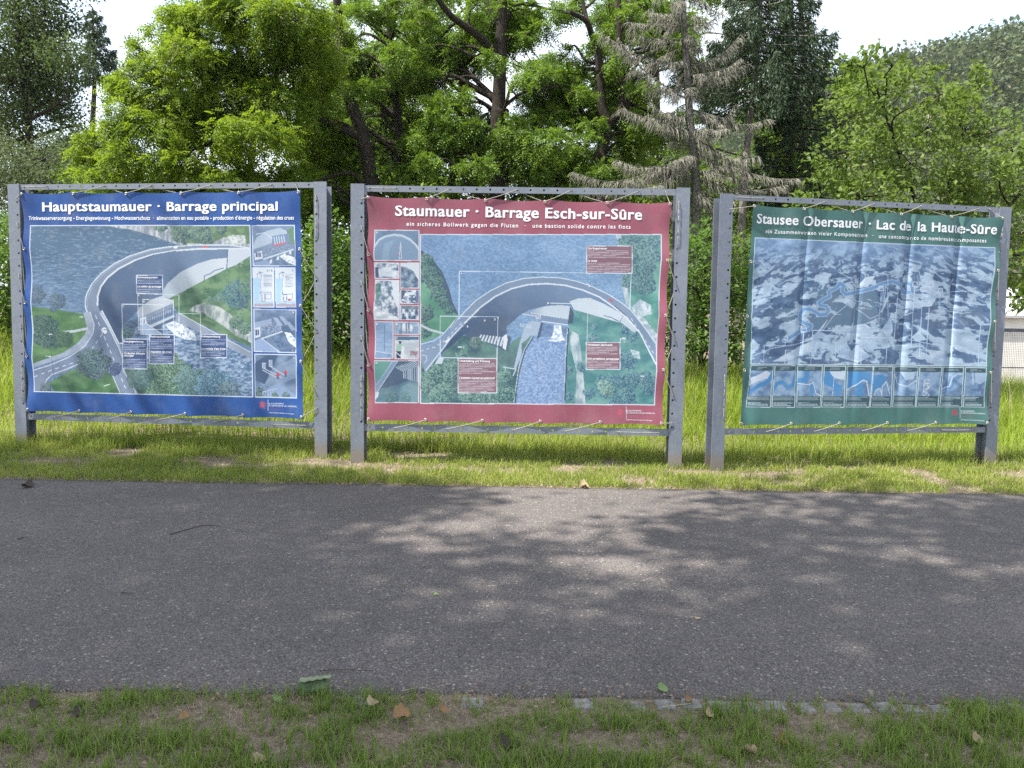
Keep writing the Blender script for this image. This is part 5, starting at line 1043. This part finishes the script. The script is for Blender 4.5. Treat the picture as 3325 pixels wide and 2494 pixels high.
# small spruce top
def spruce(name, label, X, Y0, Y1, depth, r, spread, n, leaf, bark=BARK, shape=None, side=1., needles=60, Ln=.12, seed=0, bare_to=None, x_top=None, dens=1.):
    xt = X if x_top is None else x_top
    T, q = trunk([(X, Y1, depth), ((X+xt)/2+4, (Y0+Y1)/2, depth), (xt, Y0, depth)], r, r*.25)
    b = T[0]; root = empty(name, b, label, 'tree'); w = Acc(); w.tube(T, q, 9); f = Acc()
    z0 = b[2]; z1 = T[-1, 2]; zz = np.linspace(max(z0+.4, T[:, 2].min() if bare_to is None else at(X, bare_to, depth)[2]), z1-.02, n)
    for k, z in enumerate(zz):
        t = (z-zz[0])/(zz[-1]-zz[0]+1e-6); p = np.array([np.interp(z, T[:, 2], T[:, j]) for j in range(3)])
        a = k*2.4+rng.uniform(-.4, .4); ln = (spread*(1-t)**.75+.12)*(shape(t) if shape else 1)*rng.uniform(.45, 1.25)
        D = np.array([math.cos(a), math.sin(a)*.8, 0]); 
        if D[0] < 0: ln *= side
        C = curve([p, p+D*ln*.5+[0, 0, -.10*ln], p+D*ln*.85+[0, 0, -.14*ln], p+D*ln+[0, 0, -.04*ln]], 5); w.tube(C, np.linspace(.022, .005, len(C)), 4, False)
        m = int(needles*ln*dens)+6; tt = rng.uniform(.12, 1, m); q_ = np.stack([np.interp(tt*(len(C)-1), np.arange(len(C)), C[:, j]) for j in range(3)], -1)
        S = np.cross(D, [0, 0, 1.]); hang = rng.uniform(0, 1, m)**1.5*.42*min(ln, 1.2)
        q_ = q_+S*(rng.randn(m)*.16*ln*(1.1-tt))[:, None]*1.2-np.array([0, 0, 1.])*hang[:, None]
        d = nrm(D*.5+S*rng.randn(m)[:, None]*.6+np.array([0, 0, -.75])+rng.randn(m, 3)*.3); f.add(*leaf_quads(q_, d, sphere(m), Ln*rng.uniform(.7, 1.5, m), Ln*.26))
    for nm, a_, m_ in (('trunk', w, bark), ('crown', f, leaf)):
        V, F = a_.arrays(); mk(nm, V-b, F, m_, root, nm == 'trunk')
    return root
spruce('spruce_tree', 'thin dark spruce top poking into the sky beside the aspen', 200, 18, 330, 33., .16, 1.35, 46, L_SPR, needles=130, Ln=.2, side=.5, bare_to=170)
# living spruces right of the dead one
spruce('spruce_tree', 'dark drooping spruce between the dead spruce and the hornbeam', 1705, -160, 440, 17., .14, 1.65, 130, L_SPR, needles=300, Ln=.10, side=.5, bare_to=560, dens=1.)
spruce('spruce_tree', 'spruce with a bare pinkish lower trunk and dark needles high up', 1606, -170, 420, 16.2, .10, 1.5, 84, L_SPR, bark=BARK_G, needles=300, Ln=.10, bare_to=215, x_top=1655, dens=1.1)

# dead spruce hung with lichen
def dead_spruce():
    T, q = trunk([(1505, 450, 15.2), (1490, 250, 15.2), (1478, 60, 15.2), (1470, -120, 15.2)], .105, .045)
    b = T[0]; root = empty('dead_spruce', b, 'bare dead spruce with pale lichen-covered drooping twigs behind the red board', 'tree')
    w = Acc(); w.tube(T, q, 9); tw = Acc()
    def branch(p, D, ln, curl, r=.018, dens=84, hang=.24):
        S = np.cross(D, [0, 0, 1.]); C = curve([p, p+D*ln*.35+[0, 0, -.05*ln], p+D*ln*.7+[0, 0, -.08*ln+curl*.3], p+D*ln+[0, 0, curl]]+rng.randn(4, 3)*[0, 0, .02], 6)
        w.tube(C, np.linspace(r, .004, len(C)), 5, False)
        m = int(dens*ln)
        for t in rng.uniform(.08, 1, m):
            k = t*(len(C)-1); p0 = np.array([np.interp(k, np.arange(len(C)), C[:, j]) for j in range(3)])
            sg = rng.choice([-1, 1]); l = hang*rng.uniform(.35, 1.3)*(1.15-.5*t)
            d1 = nrm(S*sg*rng.uniform(.1, 1)+D*rng.uniform(.2, .9)+np.array([0, 0, -rng.uniform(.1, 1.2)]))
            P = np.array([p0, p0+d1*l*.5, p0+d1*l*.8+[0, 0, -.3*l]])
            tw.tube(P, [.0048, .0042, .0025], 3, False)
            for _ in range(2):
                j = rng.uniform(.3, 1); c0 = P[0]*(1-j)+P[1]*j; d2 = nrm(d1+rng.randn(3)*.7+[0, 0, -.6]); l2 = l*rng.uniform(.25, .6); tw.tube(np.array([c0, c0+d2*l2*.6, c0+d2*l2+[0, 0, -.15*l2]]), [.004, .0034, .002], 3, False)
    def pt(Y): 
        z = at(1490, Y, 15.2)[2]; return np.array([np.interp(z, T[:, 2], T[:, j]) for j in range(3)])
    # long limbs the photo shows: (start Y, tip X, tip Y, tip depth, curl)
    for Y, X1, Y1, d1, cu in [(350, 1238, 378, 14.7, .0), (352, 1260, 400, 14.6, .0), (255, 1345, 232, 14.6, .05), (215, 1335, 88, 14.7, .1), (150, 1300, 70, 15.0, .05), (330, 1735, 385, 14.9, .0), (300, 1640, 345, 14.5, .1), (300, 1590, 240, 15.0, .25), (175, 1610, 145, 15.1, .1), (150, 1600, 85, 15.2, .2), (280, 1400, 250, 14.5, .05), (90, 1360, 60, 14.9, .0), (380, 1610, 330, 14.7, .1), (230, 1660, 270, 14.9, .2), (60, 1560, 30, 14.9, .1), (30, 1400, 20, 14.7, 0), (340, 1400, 405, 14.5, 0), (345, 1330, 345, 14.4, 0), (390, 1700, 400, 14.7, 0)]:
        p = pt(Y); e = at(X1, Y1, d1); v = e-p; ln = np.linalg.norm(v); branch(p, v/ln, ln, cu*.5, .020, 88, .30)
    for k in range(36):
        Y = 440-k*15.5; p = pt(Y); a = k*2.4; D = nrm(np.array([math.cos(a), math.sin(a)*.9, rng.uniform(-.35, .15)])); branch(p, D, rng.uniform(.4, 1.15), rng.uniform(-.25, .1), .012, 84, .25)
    m, t, bb, out = mat('lichen_bark'); n = noise(t, 26., 5., .7); r = ramp(t, n.outputs[0], [(.35, (.04, .036, .032)), (.5, (.09, .083, .073)), (.68, (.25, .245, .205))]); t.links.new(r.outputs[0], bb.inputs['Base Color']); bb.inputs['Roughness'].default_value = .95; bump(t, bb, n.outputs[0], .8, .02)
    li = simple('lichen_twigs', (.105, .10, .082), (.33, .325, .265), 9., .95)
    for nm, a_, m_ in (('trunk', w, m), ('twigs', tw, li)):
        V, F = a_.arrays(); o = mk(nm, V-b, F, m_, root, True)
    o['kind'] = 'stuff'
dead_spruce()
# hornbeam on the right
Hc = px([(1865, 140, 40), (1885, 200, 55), (1950, 185, 45), (2030, 205, 48), (2085, 195, 40), (1830, 255, 55), (1920, 265, 62), (2005, 275, 62), (2085, 280, 55), (2145, 285, 42), (1800, 335, 52), (1880, 345, 62), (1970, 355, 68), (2060, 365, 68), (2135, 355, 58), (2190, 325, 42), (1790, 415, 50), (1860, 425, 62), (1950, 440, 66), (2040, 450, 66), (2130, 450, 62), (2200, 420, 55), (2195, 510, 52), (2190, 590, 46), (2225, 560, 60), (2205, 640, 34), (2250, 400, 60), (2255, 300, 50), (1840, 520, 70), (1980, 540, 80), (2100, 560, 70), (1760, 480, 55), (2110, 160, 20), (1930, 140, 22), (2000, 160, 22)], 11.8, 14.)
TH = [trunk([(2000, 620, 13.4), (1980, 450, 13.4), (1930, 300, 13.3), (1890, 180, 13.2)], .05, .015), trunk([(2010, 620, 13.4), (2050, 450, 13.3), (2080, 300, 13.2)], .045, .015, base=False), trunk([(2000, 600, 13.4), (1860, 430, 13.3), (1800, 330, 13.2)], .06, .02, base=False), trunk([(2020, 640, 13.4), (2140, 500, 13.), (2200, 420, 12.8)], .06, .02, base=False)]
tree('hornbeam_tree', 'light green broadleaf hornbeam behind the green board, hiding the lower hillside', 'tree', TH, Hc, BARK, L_HORN, 'leaf', 1800, .105, .62, r0=.018, flat=.75, spread=.28, droop=.05)
for lab, X0, X1, n_ in (('dim locust tree standing far behind the sunlit one, between it and the blue board', 380, 700, 26), ('dim locust tree far behind the thick straight trunk', 720, 1120, 24), ('dim locust tree far behind the dead spruce', 1180, 1640, 30), ('dim broadleaf tree far behind the dark drooping spruce', 1600, 1860, 26)):
    xm = (X0+X1)/2
    tree('locust_tree', lab, 'tree', [trunk([(xm, 430, 25), (xm+10, 200, 25), (xm-5, -60, 25)], .15, .06)], px(filler(n_, X0, X1, 20 if X0 < 1500 else 130, 430, 26, 48), 24., 26.5), BARK, L_LOC2, 'leaf', 700, .15, .6, r0=.03, flat=.7, group='locust trees behind the boards')
# shrubs seen between and beside the boards
for lab, cl, tr, lf in (
    ('dense green shrub seen in the gap between the blue and red boards', [(690, 560, 55), (745, 560, 50), (720, 620, 60), (770, 640, 55), (690, 680, 55), (745, 690, 50), (640, 620, 60), (820, 620, 60), (720, 500, 40), (780, 540, 45), (690, 735, 45), (740, 740, 45), (790, 735, 45), (640, 700, 55), (620, 560, 50), (850, 680, 60)], (725, 640), L_SHRUB),
    ('dense green shrub seen in the gap between the red and green boards', [(1480, 550, 45), (1530, 545, 50), (1580, 560, 50), (1500, 620, 55), (1560, 640, 55), (1490, 690, 50), (1550, 700, 45), (1440, 610, 55), (1620, 620, 60), (1535, 510, 35), (1480, 745, 42), (1530, 750, 42), (1580, 745, 42), (1440, 720, 50), (1630, 720, 50)], (1520, 640), L_SHRUB),
    ('dark green shrub at the left edge beside the blue board', [(-10, 560, 45), (30, 570, 45), (5, 620, 45), (50, 640, 50), (-50, 600, 60), (20, 660, 40), (90, 600, 60), (0, 520, 50), (40, 510, 45), (60, 690, 45), (-10, 690, 45), (110, 540, 50)], (20, 640), L_SHRUB)):
    C_ = px(cl, 12.6, 14.2); T_ = [trunk([(tr[0], tr[1], 13.8), (tr[0]+6, tr[1]-90, 13.7)], .04, .02)]
    tree('leafy_shrub', lab, 'shrub', T_, C_, BARK, lf, 'leaf', 2600, .09, .6, r0=.012, flat=.9, spread=.3, group='shrubs behind the boards')
for lab, X0, X1 in (('shaded undergrowth bush behind the right end of the blue board', 520, 820), ('shaded undergrowth bush behind the middle of the red board', 830, 1130), ('shaded undergrowth bush below the forked locust trunks', 1150, 1440), ('shaded undergrowth bush below the dead spruce and green board', 1480, 1800), ('shaded undergrowth bush below the sunlit locust crown', 180, 500)):
    C_ = px(([(700, 430, 50), (735, 470, 50), (765, 430, 50), (700, 500, 50), (740, 400, 50), (650, 470, 55), (800, 480, 50)] if X0 == 520 else [])+[(x, rng.uniform(370, 500), rng.uniform(45, 75)) for x in np.linspace(X0, X1, 10)]+[(x, rng.uniform(560, 690), 75) for x in np.linspace(X0, X1, 9)], 17., 19.); xm = (X0+X1)/2
    tree('undergrowth_bush', lab, 'bush', [trunk([(xm, 600, 18), (xm+8, 480, 18)], .05, .02)], C_, BARK, L_LOC2, 'leaf', 800, .13, .6, r0=.015, flat=.85, group='undergrowth bushes behind the boards')
# trees on the near side of the path, out of the view, that throw the dappled shade
SH = leaf_mat('maple_leaf', (.05, .10, .02), (.10, .16, .03), (.16, .26, .03), .35, .6)
SHADE = [((-9.5, .5), 'tall maple beside the path beyond the left of the view'), ((-5.6, -1.6), 'tall maple standing behind the viewpoint, shading the path'), ((-.5, -2.6), 'tall maple behind the viewpoint to the right, shading the path')]
GAPS = [(on_ground(X, Y)[:2], r) for X, Y, r in [(1060, 1105, .5), (1160, 1100, .4), (900, 1180, .3), (1030, 1185, .35), (640, 1235, .3), (730, 1245, .3), (1420, 1185, .3), (1320, 1160, .35), (1900, 1150, .35), (1270, 1345, .2), (680, 1440, .15), (1760, 1120, .3), (2080, 1250, .3), (1480, 1120, .4), (1600, 1320, .15), (280, 1120, .2), (960, 1060, .4), (1250, 1075, .5), (1400, 1075, .4), (1650, 1080, .4), (1950, 1090, .4)]]
shc = []
for gx_ in np.arange(-9., 7.5, .86):
    for gy_ in np.arange(.6, 9.2, .82):
        x, y = gx_+rng.uniform(-.3, .3), gy_+rng.uniform(-.3, .3); r = rng.uniform(.75, 1.25)
        if y > (8.7 if x < -2.6 else 7.3): continue
        if any(math.hypot(x-p[0], (y-p[1])*.8) < q*.62+r*.30 for p, q in GAPS): continue
        z = rng.uniform(*SHADE_Z); shc.append((np.array([x+z*SUN.x/SUN.z, y+z*SUN.y/SUN.z, z]), r))
for k, ((bx, by), lab) in enumerate(SHADE):
    cl = [c for c in shc if (0 if c[0][0] < -12 else 1 if c[0][0] < -7 else 2) == k]; mx_ = np.mean([c[0] for c in cl], 0)
    T_ = curve([(bx, by, -.1), (bx+.1, by, 3.), (bx*.7+.3*mx_[0], by+.3, 7.), (mx_[0], mx_[1], SHADE_Z[1]-1)], 8)
    tree('maple_tree', lab, 'tree', [(T_, np.linspace(.24, .08, len(T_)))], cl, BARK_G, SH, 'leaf', SHADE_D, .19, .8, r0=.04, flat=.6, spread=.32)
# wooded hillside
f = Acc(); w = Acc(); n = 1700
t = rng.uniform(-.25, .85, n); d = np.sqrt(rng.uniform(120**2, 285**2, n)); x = t*d/np.sqrt(1+t*t)*1.0; y = d/np.sqrt(1+t*t)
for a, b in zip(x, y):
    r = rng.uniform(2.4, 4.6); h = rng.uniform(5., 9.5); c = np.array([a, b, gz(a, b)+h-r*.6]); m = 95
    u = sphere(m); p = c+u*np.array([r, r, r*rng.uniform(.9, 1.3)])*rng.uniform(.6, 1.05, m)[:, None]
    f.add(*leaf_quads(p, nrm(u*.4+rng.randn(m, 3)*.6), nrm(u+np.array([0, 0, .5])), rng.uniform(.8, 1.7, m), rng.uniform(.6, 1.2, m)))
L_HILL = leaf_mat('hillside_leaf', (.034, .062, .022), (.10, .118, .042), (.11, .16, .04), .25, .035)
V, F = f.arrays(); tag(mk('hillside_forest', V, F, L_HILL), kind='stuff')

# ------------------------------------------------------------------ air between the boards and the hill
m = bpy.data.materials.new('air_haze'); m.use_nodes = True; t = m.node_tree; t.nodes.clear(); out = t.nodes.new('ShaderNodeOutputMaterial'); v = t.nodes.new('ShaderNodeVolumePrincipled')
v.inputs['Color'].default_value = (.80, .87, .96, 1); v.inputs['Density'].default_value = HAZE; t.links.new(v.outputs[0], out.inputs['Volume'])
a = Acc(); a.box(-640, -95, -2., 640, 760, 112.); tag(a.build('haze', m), kind='stuff')
SC.cycles.volume_bounces = 0
# ------------------------------------------------------------------ white hall and fence at the right edge
WALL_W = simple('white_render', (.62, .60, .57), (.76, .74, .70), 3., .8); ROOF_G = simple('grey_roof_sheet', (.30, .30, .32), (.42, .42, .44), 2., .6); DARK = simple('dark_painted_steel', (.03, .035, .045), (.06, .065, .08), 12., .5); WIRE = simple('fence_wire', (.10, .10, .10), (.2, .2, .2), 20., .5, metal=.5)
root = empty('storage_hall', (12., 20.4, .1), 'white-walled low hall behind the mesh fence at the right edge', 'building')
a = Acc(); a.box(0, 0, -.2, 9, 5, 1.95); a.build('wall', WALL_W, root)
a = Acc(); a.box(-.15, -.15, 1.952, 9.2, 5.2, 2.02)
a.add([(-.15, -.15, 2.021), (9.2, -.15, 2.021), (9.2, 2.5, 2.9), (-.15, 2.5, 2.9), (-.15, 5.2, 2.021), (9.2, 5.2, 2.021)], [(0, 1, 2, 3), (3, 2, 5, 4)]); a.add([(-.15, -.15, 2.021), (-.15, 2.5, 2.9), (-.15, 5.2, 2.021)], [(0, 1, 2)]); a.build('roof', ROOF_G, root)
root = empty('mesh_fence', (10.9, 17.5, gz(10.9, 17.5)), 'dark-framed wire mesh fence with a gate before the white hall', 'fence')
a = Acc()
for k in range(4): a.box(-1.9+k*1.9-.04, -.04, -.2, -1.9+k*1.9+.04, .04, 1.75 if k != 1 else 1.7)
o = a.build('post', DARK, root)
a = Acc(); a.box(.10, -.025, .18, .18, .025, 1.52); a.box(1.72, -.025, .18, 1.80, .025, 1.52); a.box(.181, -.025, 1.44, 1.719, .025, 1.52); a.box(.181, -.025, .18, 1.719, .025, .27); a.box(.181, -.014, .62, 1.719, .014, .645); a.build('gate', DARK, root)
a = Acc()
for k in range(38): a.box(.2+k*.04, -.003, .27, .2+k*.04+.004, .003, 1.44)
for k in range(29): a.box(.181, .0035, .28+k*.04, 1.719, .0075, .28+k*.04+.004)
for (x0, x1) in ((-1.86, -.04), (1.94, 3.76)):
    for k in range(-22, 26):
        p, q = (x0+k*.075, 0.), (x0+k*.075+1.6, 1.6)
        for s_ in (1, -1):
            u0, u1 = (p[0], q[0]) if s_ > 0 else (q[0], p[0])
            P = np.array([(u0+(u1-u0)*t_, .005*s_, 1.6*t_) for t_ in np.linspace(0, 1, 17)]); P = P[(P[:, 0] > x0) & (P[:, 0] < x1)]
            if len(P) > 1: a.tube(P, .0025, 3, False)
    a.tube(np.array([(x0, 0, 1.62), (x1, 0, 1.62)]), .012, 5)
a.build('wire_mesh', WIRE, root)
# ------------------------------------------------------------------ kerb stones
ST = simple('granite_sett', (.12, .115, .11), (.26, .25, .24), 40., .8, .01)
def stone_mesh(seed):
    r = np.random.RandomState(seed); u, v = np.meshgrid(np.linspace(-1, 1, 9), np.linspace(-1, 1, 9)); e = lambda q: np.sign(q)*np.abs(q)**.75
    X = e(u)*.052; Y = e(v)*.05; ed = np.maximum(np.abs(u), np.abs(v)); Z = .012-.055*np.clip((ed-.72)/.28, 0, 1)**2.2+r.uniform(-.003, .003, u.shape)
    X = X*(1+.0*v)+r.uniform(-.003, .003, u.shape); i = (np.arange(8)[:, None]*9+np.arange(8)[None]).ravel()
    m = mesh_data('kerb_stone', np.c_[X.ravel(), Y.ravel(), Z.ravel()], [np.stack([i, i+1, i+10, i+9], -1)], True); m.materials.append(ST); return m
SM = [stone_mesh(k) for k in range(5)]
for k, x in enumerate(np.arange(-.62, 3.1, .118)):
    if x < .5 and k % 4: continue
    o = link('kerb_stone', SM[k % 5]); o.location = (x+rnd.uniform(-.008, .008), 3.175+.008*x+rnd.uniform(-.006, .006), rnd.uniform(-.014, -.004)); o.rotation_euler = (rnd.uniform(-.03, .03), rnd.uniform(-.03, .03), rnd.uniform(-.06, .06)); o.scale = (rnd.uniform(.9, 1.05), 1, 1)
    tag(o, 'small grey granite kerb stone set flush along the near edge of the path', 'kerb stone', 'kerb stones along the near edge of the path')
# ------------------------------------------------------------------ fallen leaves and twigs
DL = simple('dead_leaf_brown', (.16, .085, .04), (.33, .19, .10), 30., .8); DL2 = simple('dead_leaf_tan', (.28, .20, .12), (.42, .33, .22), 30., .8); DL3 = simple('dead_leaf_dark', (.035, .028, .024), (.09, .07, .055), 30., .8); GL = simple('fallen_green_leaf', (.10, .17, .05), (.2, .28, .11), 30., .6)
def leaf_mesh(seed, curl, lobes=0.):
    r = np.random.RandomState(seed); nu, nv = 11, 9; u = np.linspace(0, 1, nu)[:, None]*np.ones((1, nv)); v = np.linspace(-1, 1, nv)[None]*np.ones((nu, 1))
    wd = np.sin(np.pi*u**.8)**.8*.5*(1+lobes*np.abs(np.sin(u*9)))+.01
    X = u-.5; Y = v*wd; Z = curl*(v*wd*2)**2*.5+curl*.5*(u-.5)**2+.04*np.sin(u*8+seed)*v+r.uniform(-.015, .015, u.shape)
    i = (np.arange(nu-1)[:, None]*nv+np.arange(nv-1)[None]).ravel(); Z = Z-Z.min()
    return mesh_data('dead_leaf', np.c_[X.ravel(), Y.ravel(), Z.ravel()], [np.stack([i, i+1, i+1+nv, i+nv], -1)], True)
def drop(name, label, cat, X, Y, size, mt, seed, curl=.5, rz=0., tilt=0., lobes=.2, lift=.0, group=None):
    p = on_ground(X, Y); m = leaf_mesh(seed, curl, lobes); m.materials.append(mt); o = link(name, m); o.location = (p[0], p[1], lift); o.scale = (size,)*3; o.rotation_euler = (tilt, 0, rz); return tag(o, label, cat, group)
gr = 'dead leaves lying in the near grass'
drop('dead_leaf', 'large curled orange-brown dead leaf in the near grass right of the rolled green leaf', 'leaf', 868, 1556, 0.072, DL, 1, .5, .3, .15, .3, .02, gr)
drop('dead_leaf', 'small upright reddish-brown dead leaf beside the large curled orange one', 'leaf', 958, 1543, 0.043, DL, 2, .6, 1.2, .5, .3, .02, gr)
drop('dead_leaf', 'tan crumpled dead leaf just behind the large curled orange one', 'leaf', 806, 1530, 0.051, DL2, 3, .6, .9, .2, .3, .02, gr)
drop('dead_leaf', 'nearly black dead leaf sticking up from the near grass', 'leaf', 1090, 1612, 0.064, DL3, 4, .6, 1.3, .6, .3, .015, gr)
drop('dead_leaf', 'flat reddish dead leaf in the grass below the left half of the path edge', 'leaf', 398, 1556, 0.043, DL, 5, .4, .2, .2, .2, .015, gr)
drop('dead_leaf', 'small brown dead leaf near the left end of the grass verge', 'leaf', 75, 1530, 0.043, DL3, 6, .6, 1., .4, .2, .015, gr)
drop('dead_leaf', 'dark brown dead leaf low in the left part of the near grass', 'leaf', 170, 1545, 0.047, DL3, 7, .6, .4, .4, .2, .01, gr)
drop('dead_leaf', 'pinkish-brown dead leaf on the bare soil at the bottom of the verge', 'leaf', 560, 1648, 0.051, DL2, 8, .5, .8, .2, .2, .01, gr)
drop('dead_leaf', 'small pale brown dead leaf in the grass below the row of kerb stones', 'leaf', 1532, 1552, 0.038, DL2, 9, .6, .5, .6, .2, .02, gr)
drop('dead_leaf', 'rusty dead leaf lower in the grass below the kerb stones', 'leaf', 1690, 1608, 0.047, DL, 10, .8, .4, .6, .2, .015, gr)
drop('dead_leaf', 'long buff dead leaf at the bottom edge of the near grass', 'leaf', 1618, 1632, 0.051, DL2, 11, .8, 2.3, .4, .2, .015, gr)
drop('dead_leaf', 'greyish curled dead leaf near the right end of the grass verge', 'leaf', 2110, 1608, 0.043, DL2, 12, .7, .2, .6, .2, .02, gr)
drop('dead_leaf', 'orange-brown dead leaf at the left end of the visible kerb stones', 'leaf', 1488, 1520, 0.034, DL, 13, .7, .2, .3, .2, .015, gr)
drop('dead_leaf', 'buff dead leaf lying at the far edge of the path below the red board', 'leaf', 1262, 1054, 0.100, DL2, 14, .8, .1, .3, .3, .01)
drop('dead_leaf', 'black crumpled dead leaf lying on the path at the far left', 'leaf', 62, 1054, 0.105, DL3, 15, .7, .1, .2, .4, .012)
drop('green_leaf', 'pale green triangular leaf lying on the kerb stones', 'leaf', 1432, 1494, 0.051, GL, 16, .4, .5, .5, 0, .015)
drop('green_leaf', 'tiny yellow-green leaf lying alone in the middle of the path', 'leaf', 943, 1289, 0.038, GL, 17, .4, .2, .1, 0, .012)
drop('green_leaf', 'small blue-green leaf in the grass left of the rolled leaf', 'leaf', 600, 1520, 0.043, GL, 18, .4, 1.2, .5, 0, .02)
drop('dead_leaf', 'round pinkish dead leaf pressed flat on the right part of the path', 'leaf', 1508, 1340, 0.034, DL2, 19, .1, .2, 0, 0, .012)
# rolled green leaf on the path
p = on_ground(672, 1492); root = empty('rolled_leaf', (p[0], p[1], .006), 'big limp green leaf rolled up on the near edge of the path', 'leaf', .12); root.scale = (.85, .8, .75)
RL = simple('wilted_leaf', (.055, .095, .045), (.125, .175, .085), 22., .7, .004); RLu = simple('wilted_leaf_underside', (.15, .175, .10), (.25, .275, .18), 22., .7, .004)
def sheet(fn, nu, nv):
    u, v = np.meshgrid(np.linspace(0, 1, nu), np.linspace(0, 1, nv), indexing='ij'); P = np.stack(fn(u, v), -1).reshape(-1, 3); i = (np.arange(nu-1)[:, None]*nv+np.arange(nv-1)[None]).ravel(); return P, np.stack([i, i+1, i+1+nv, i+nv], -1)
jag = lambda u, s: .012*np.abs(np.sin(u*17+s))+.008*np.sin(u*41+s)
V, F = sheet(lambda u, v: (-.075+.15*u*(1-.10*v), -.035*v*(1+.25*np.sin(u*5))-v*jag(u, 0)*.8, .040+.018*u-.040*v**1.3+.006*np.sin(u*23)*v+.004*np.sin(v*14+u*9)), 24, 12); mk('blade', V, [F], RL, root, True)
V, F = sheet(lambda u, v: (-.055+.16*u, -.006+.030*np.cos(-1.9+v*4.4)*(1.1-.45*u)-.004, .046+.022*u+.024*np.sin(-1.9+v*4.4)*(1.1-.3*u)+.003*np.sin(u*26)), 22, 12); mk('rolled_edge', V, [F], RLu, root, True)
V, F = sheet(lambda u, v: (.005+.09*u*(1-.1*v), -.02-.04*v-v*jag(u, 2), .036+.02*np.sin(u*2.5)-.022*v+.004*np.sin(v*12+u*14)), 18, 10); mk('torn_lobe', V, [F], RL, root, True)
a = Acc(); a.tube(curve([(-.06, 0, .038), (-.10, .004, .036), (-.14, .01, .026), (-.175, .0, .012)], 6), .0016, 5); a.build('stem', RLu, root, True)
TWG = simple('dry_twig', (.05, .04, .033), (.13, .10, .08), 60., .9); STR = simple('straw_stalk', (.36, .30, .20), (.5, .44, .3), 60., .8)
def twig(label, pts, r, mt=TWG, side=()):
    P = [on_ground(*q) for q in pts]; b = P[0].copy(); a = Acc(); Q = curve([(q[0], q[1], .012+r+rnd.uniform(0, .006)) for q in P], 6); a.tube(Q, np.linspace(r, r*.5, len(Q)), 5)
    for k, dx, dy in side: a.tube(np.array([Q[k], Q[k]+[dx, dy, .006]]), [r*.6, r*.3], 4)
    V, F = a.arrays(); b[2] = 0; o = mk('twig', V-b, F, mt, None, True); o.location = b; tag(o, label, 'twig')
twig('dark straight twig lying on the path right of the rolled leaf', [(690, 1458), (740, 1454), (807, 1458)], .0028, side=[(4, -.05, .012)])
twig('thin curved twig lying in the left middle of the path', [(368, 1160), (400, 1150), (440, 1140), (476, 1141)], .0045)
twig('short forked twig in the left near edge of the path', [(302, 1500), (318, 1506), (330, 1512)], .0024)
twig('short dark twig at the far left of the path', [(38, 1170), (60, 1165)], .004)
twig('small dark twig left of the middle of the path', [(262, 1286), (285, 1290)], .0035)
twig('crooked twig at the edge of the near grass left of the rolled leaf', [(388, 1490), (396, 1478), (392, 1465)], .002, side=[(3, .03, -.01)])
twig('pale bent straw stalk at the near path edge right of the rolled leaf', [(868, 1500), (910, 1494), (942, 1498)], .002, STR)
twig('pale straw stalk lying on the grass below the kerb stones', [(1430, 1536), (1480, 1528), (1512, 1524)], .002, STR)
# scraped line on the asphalt
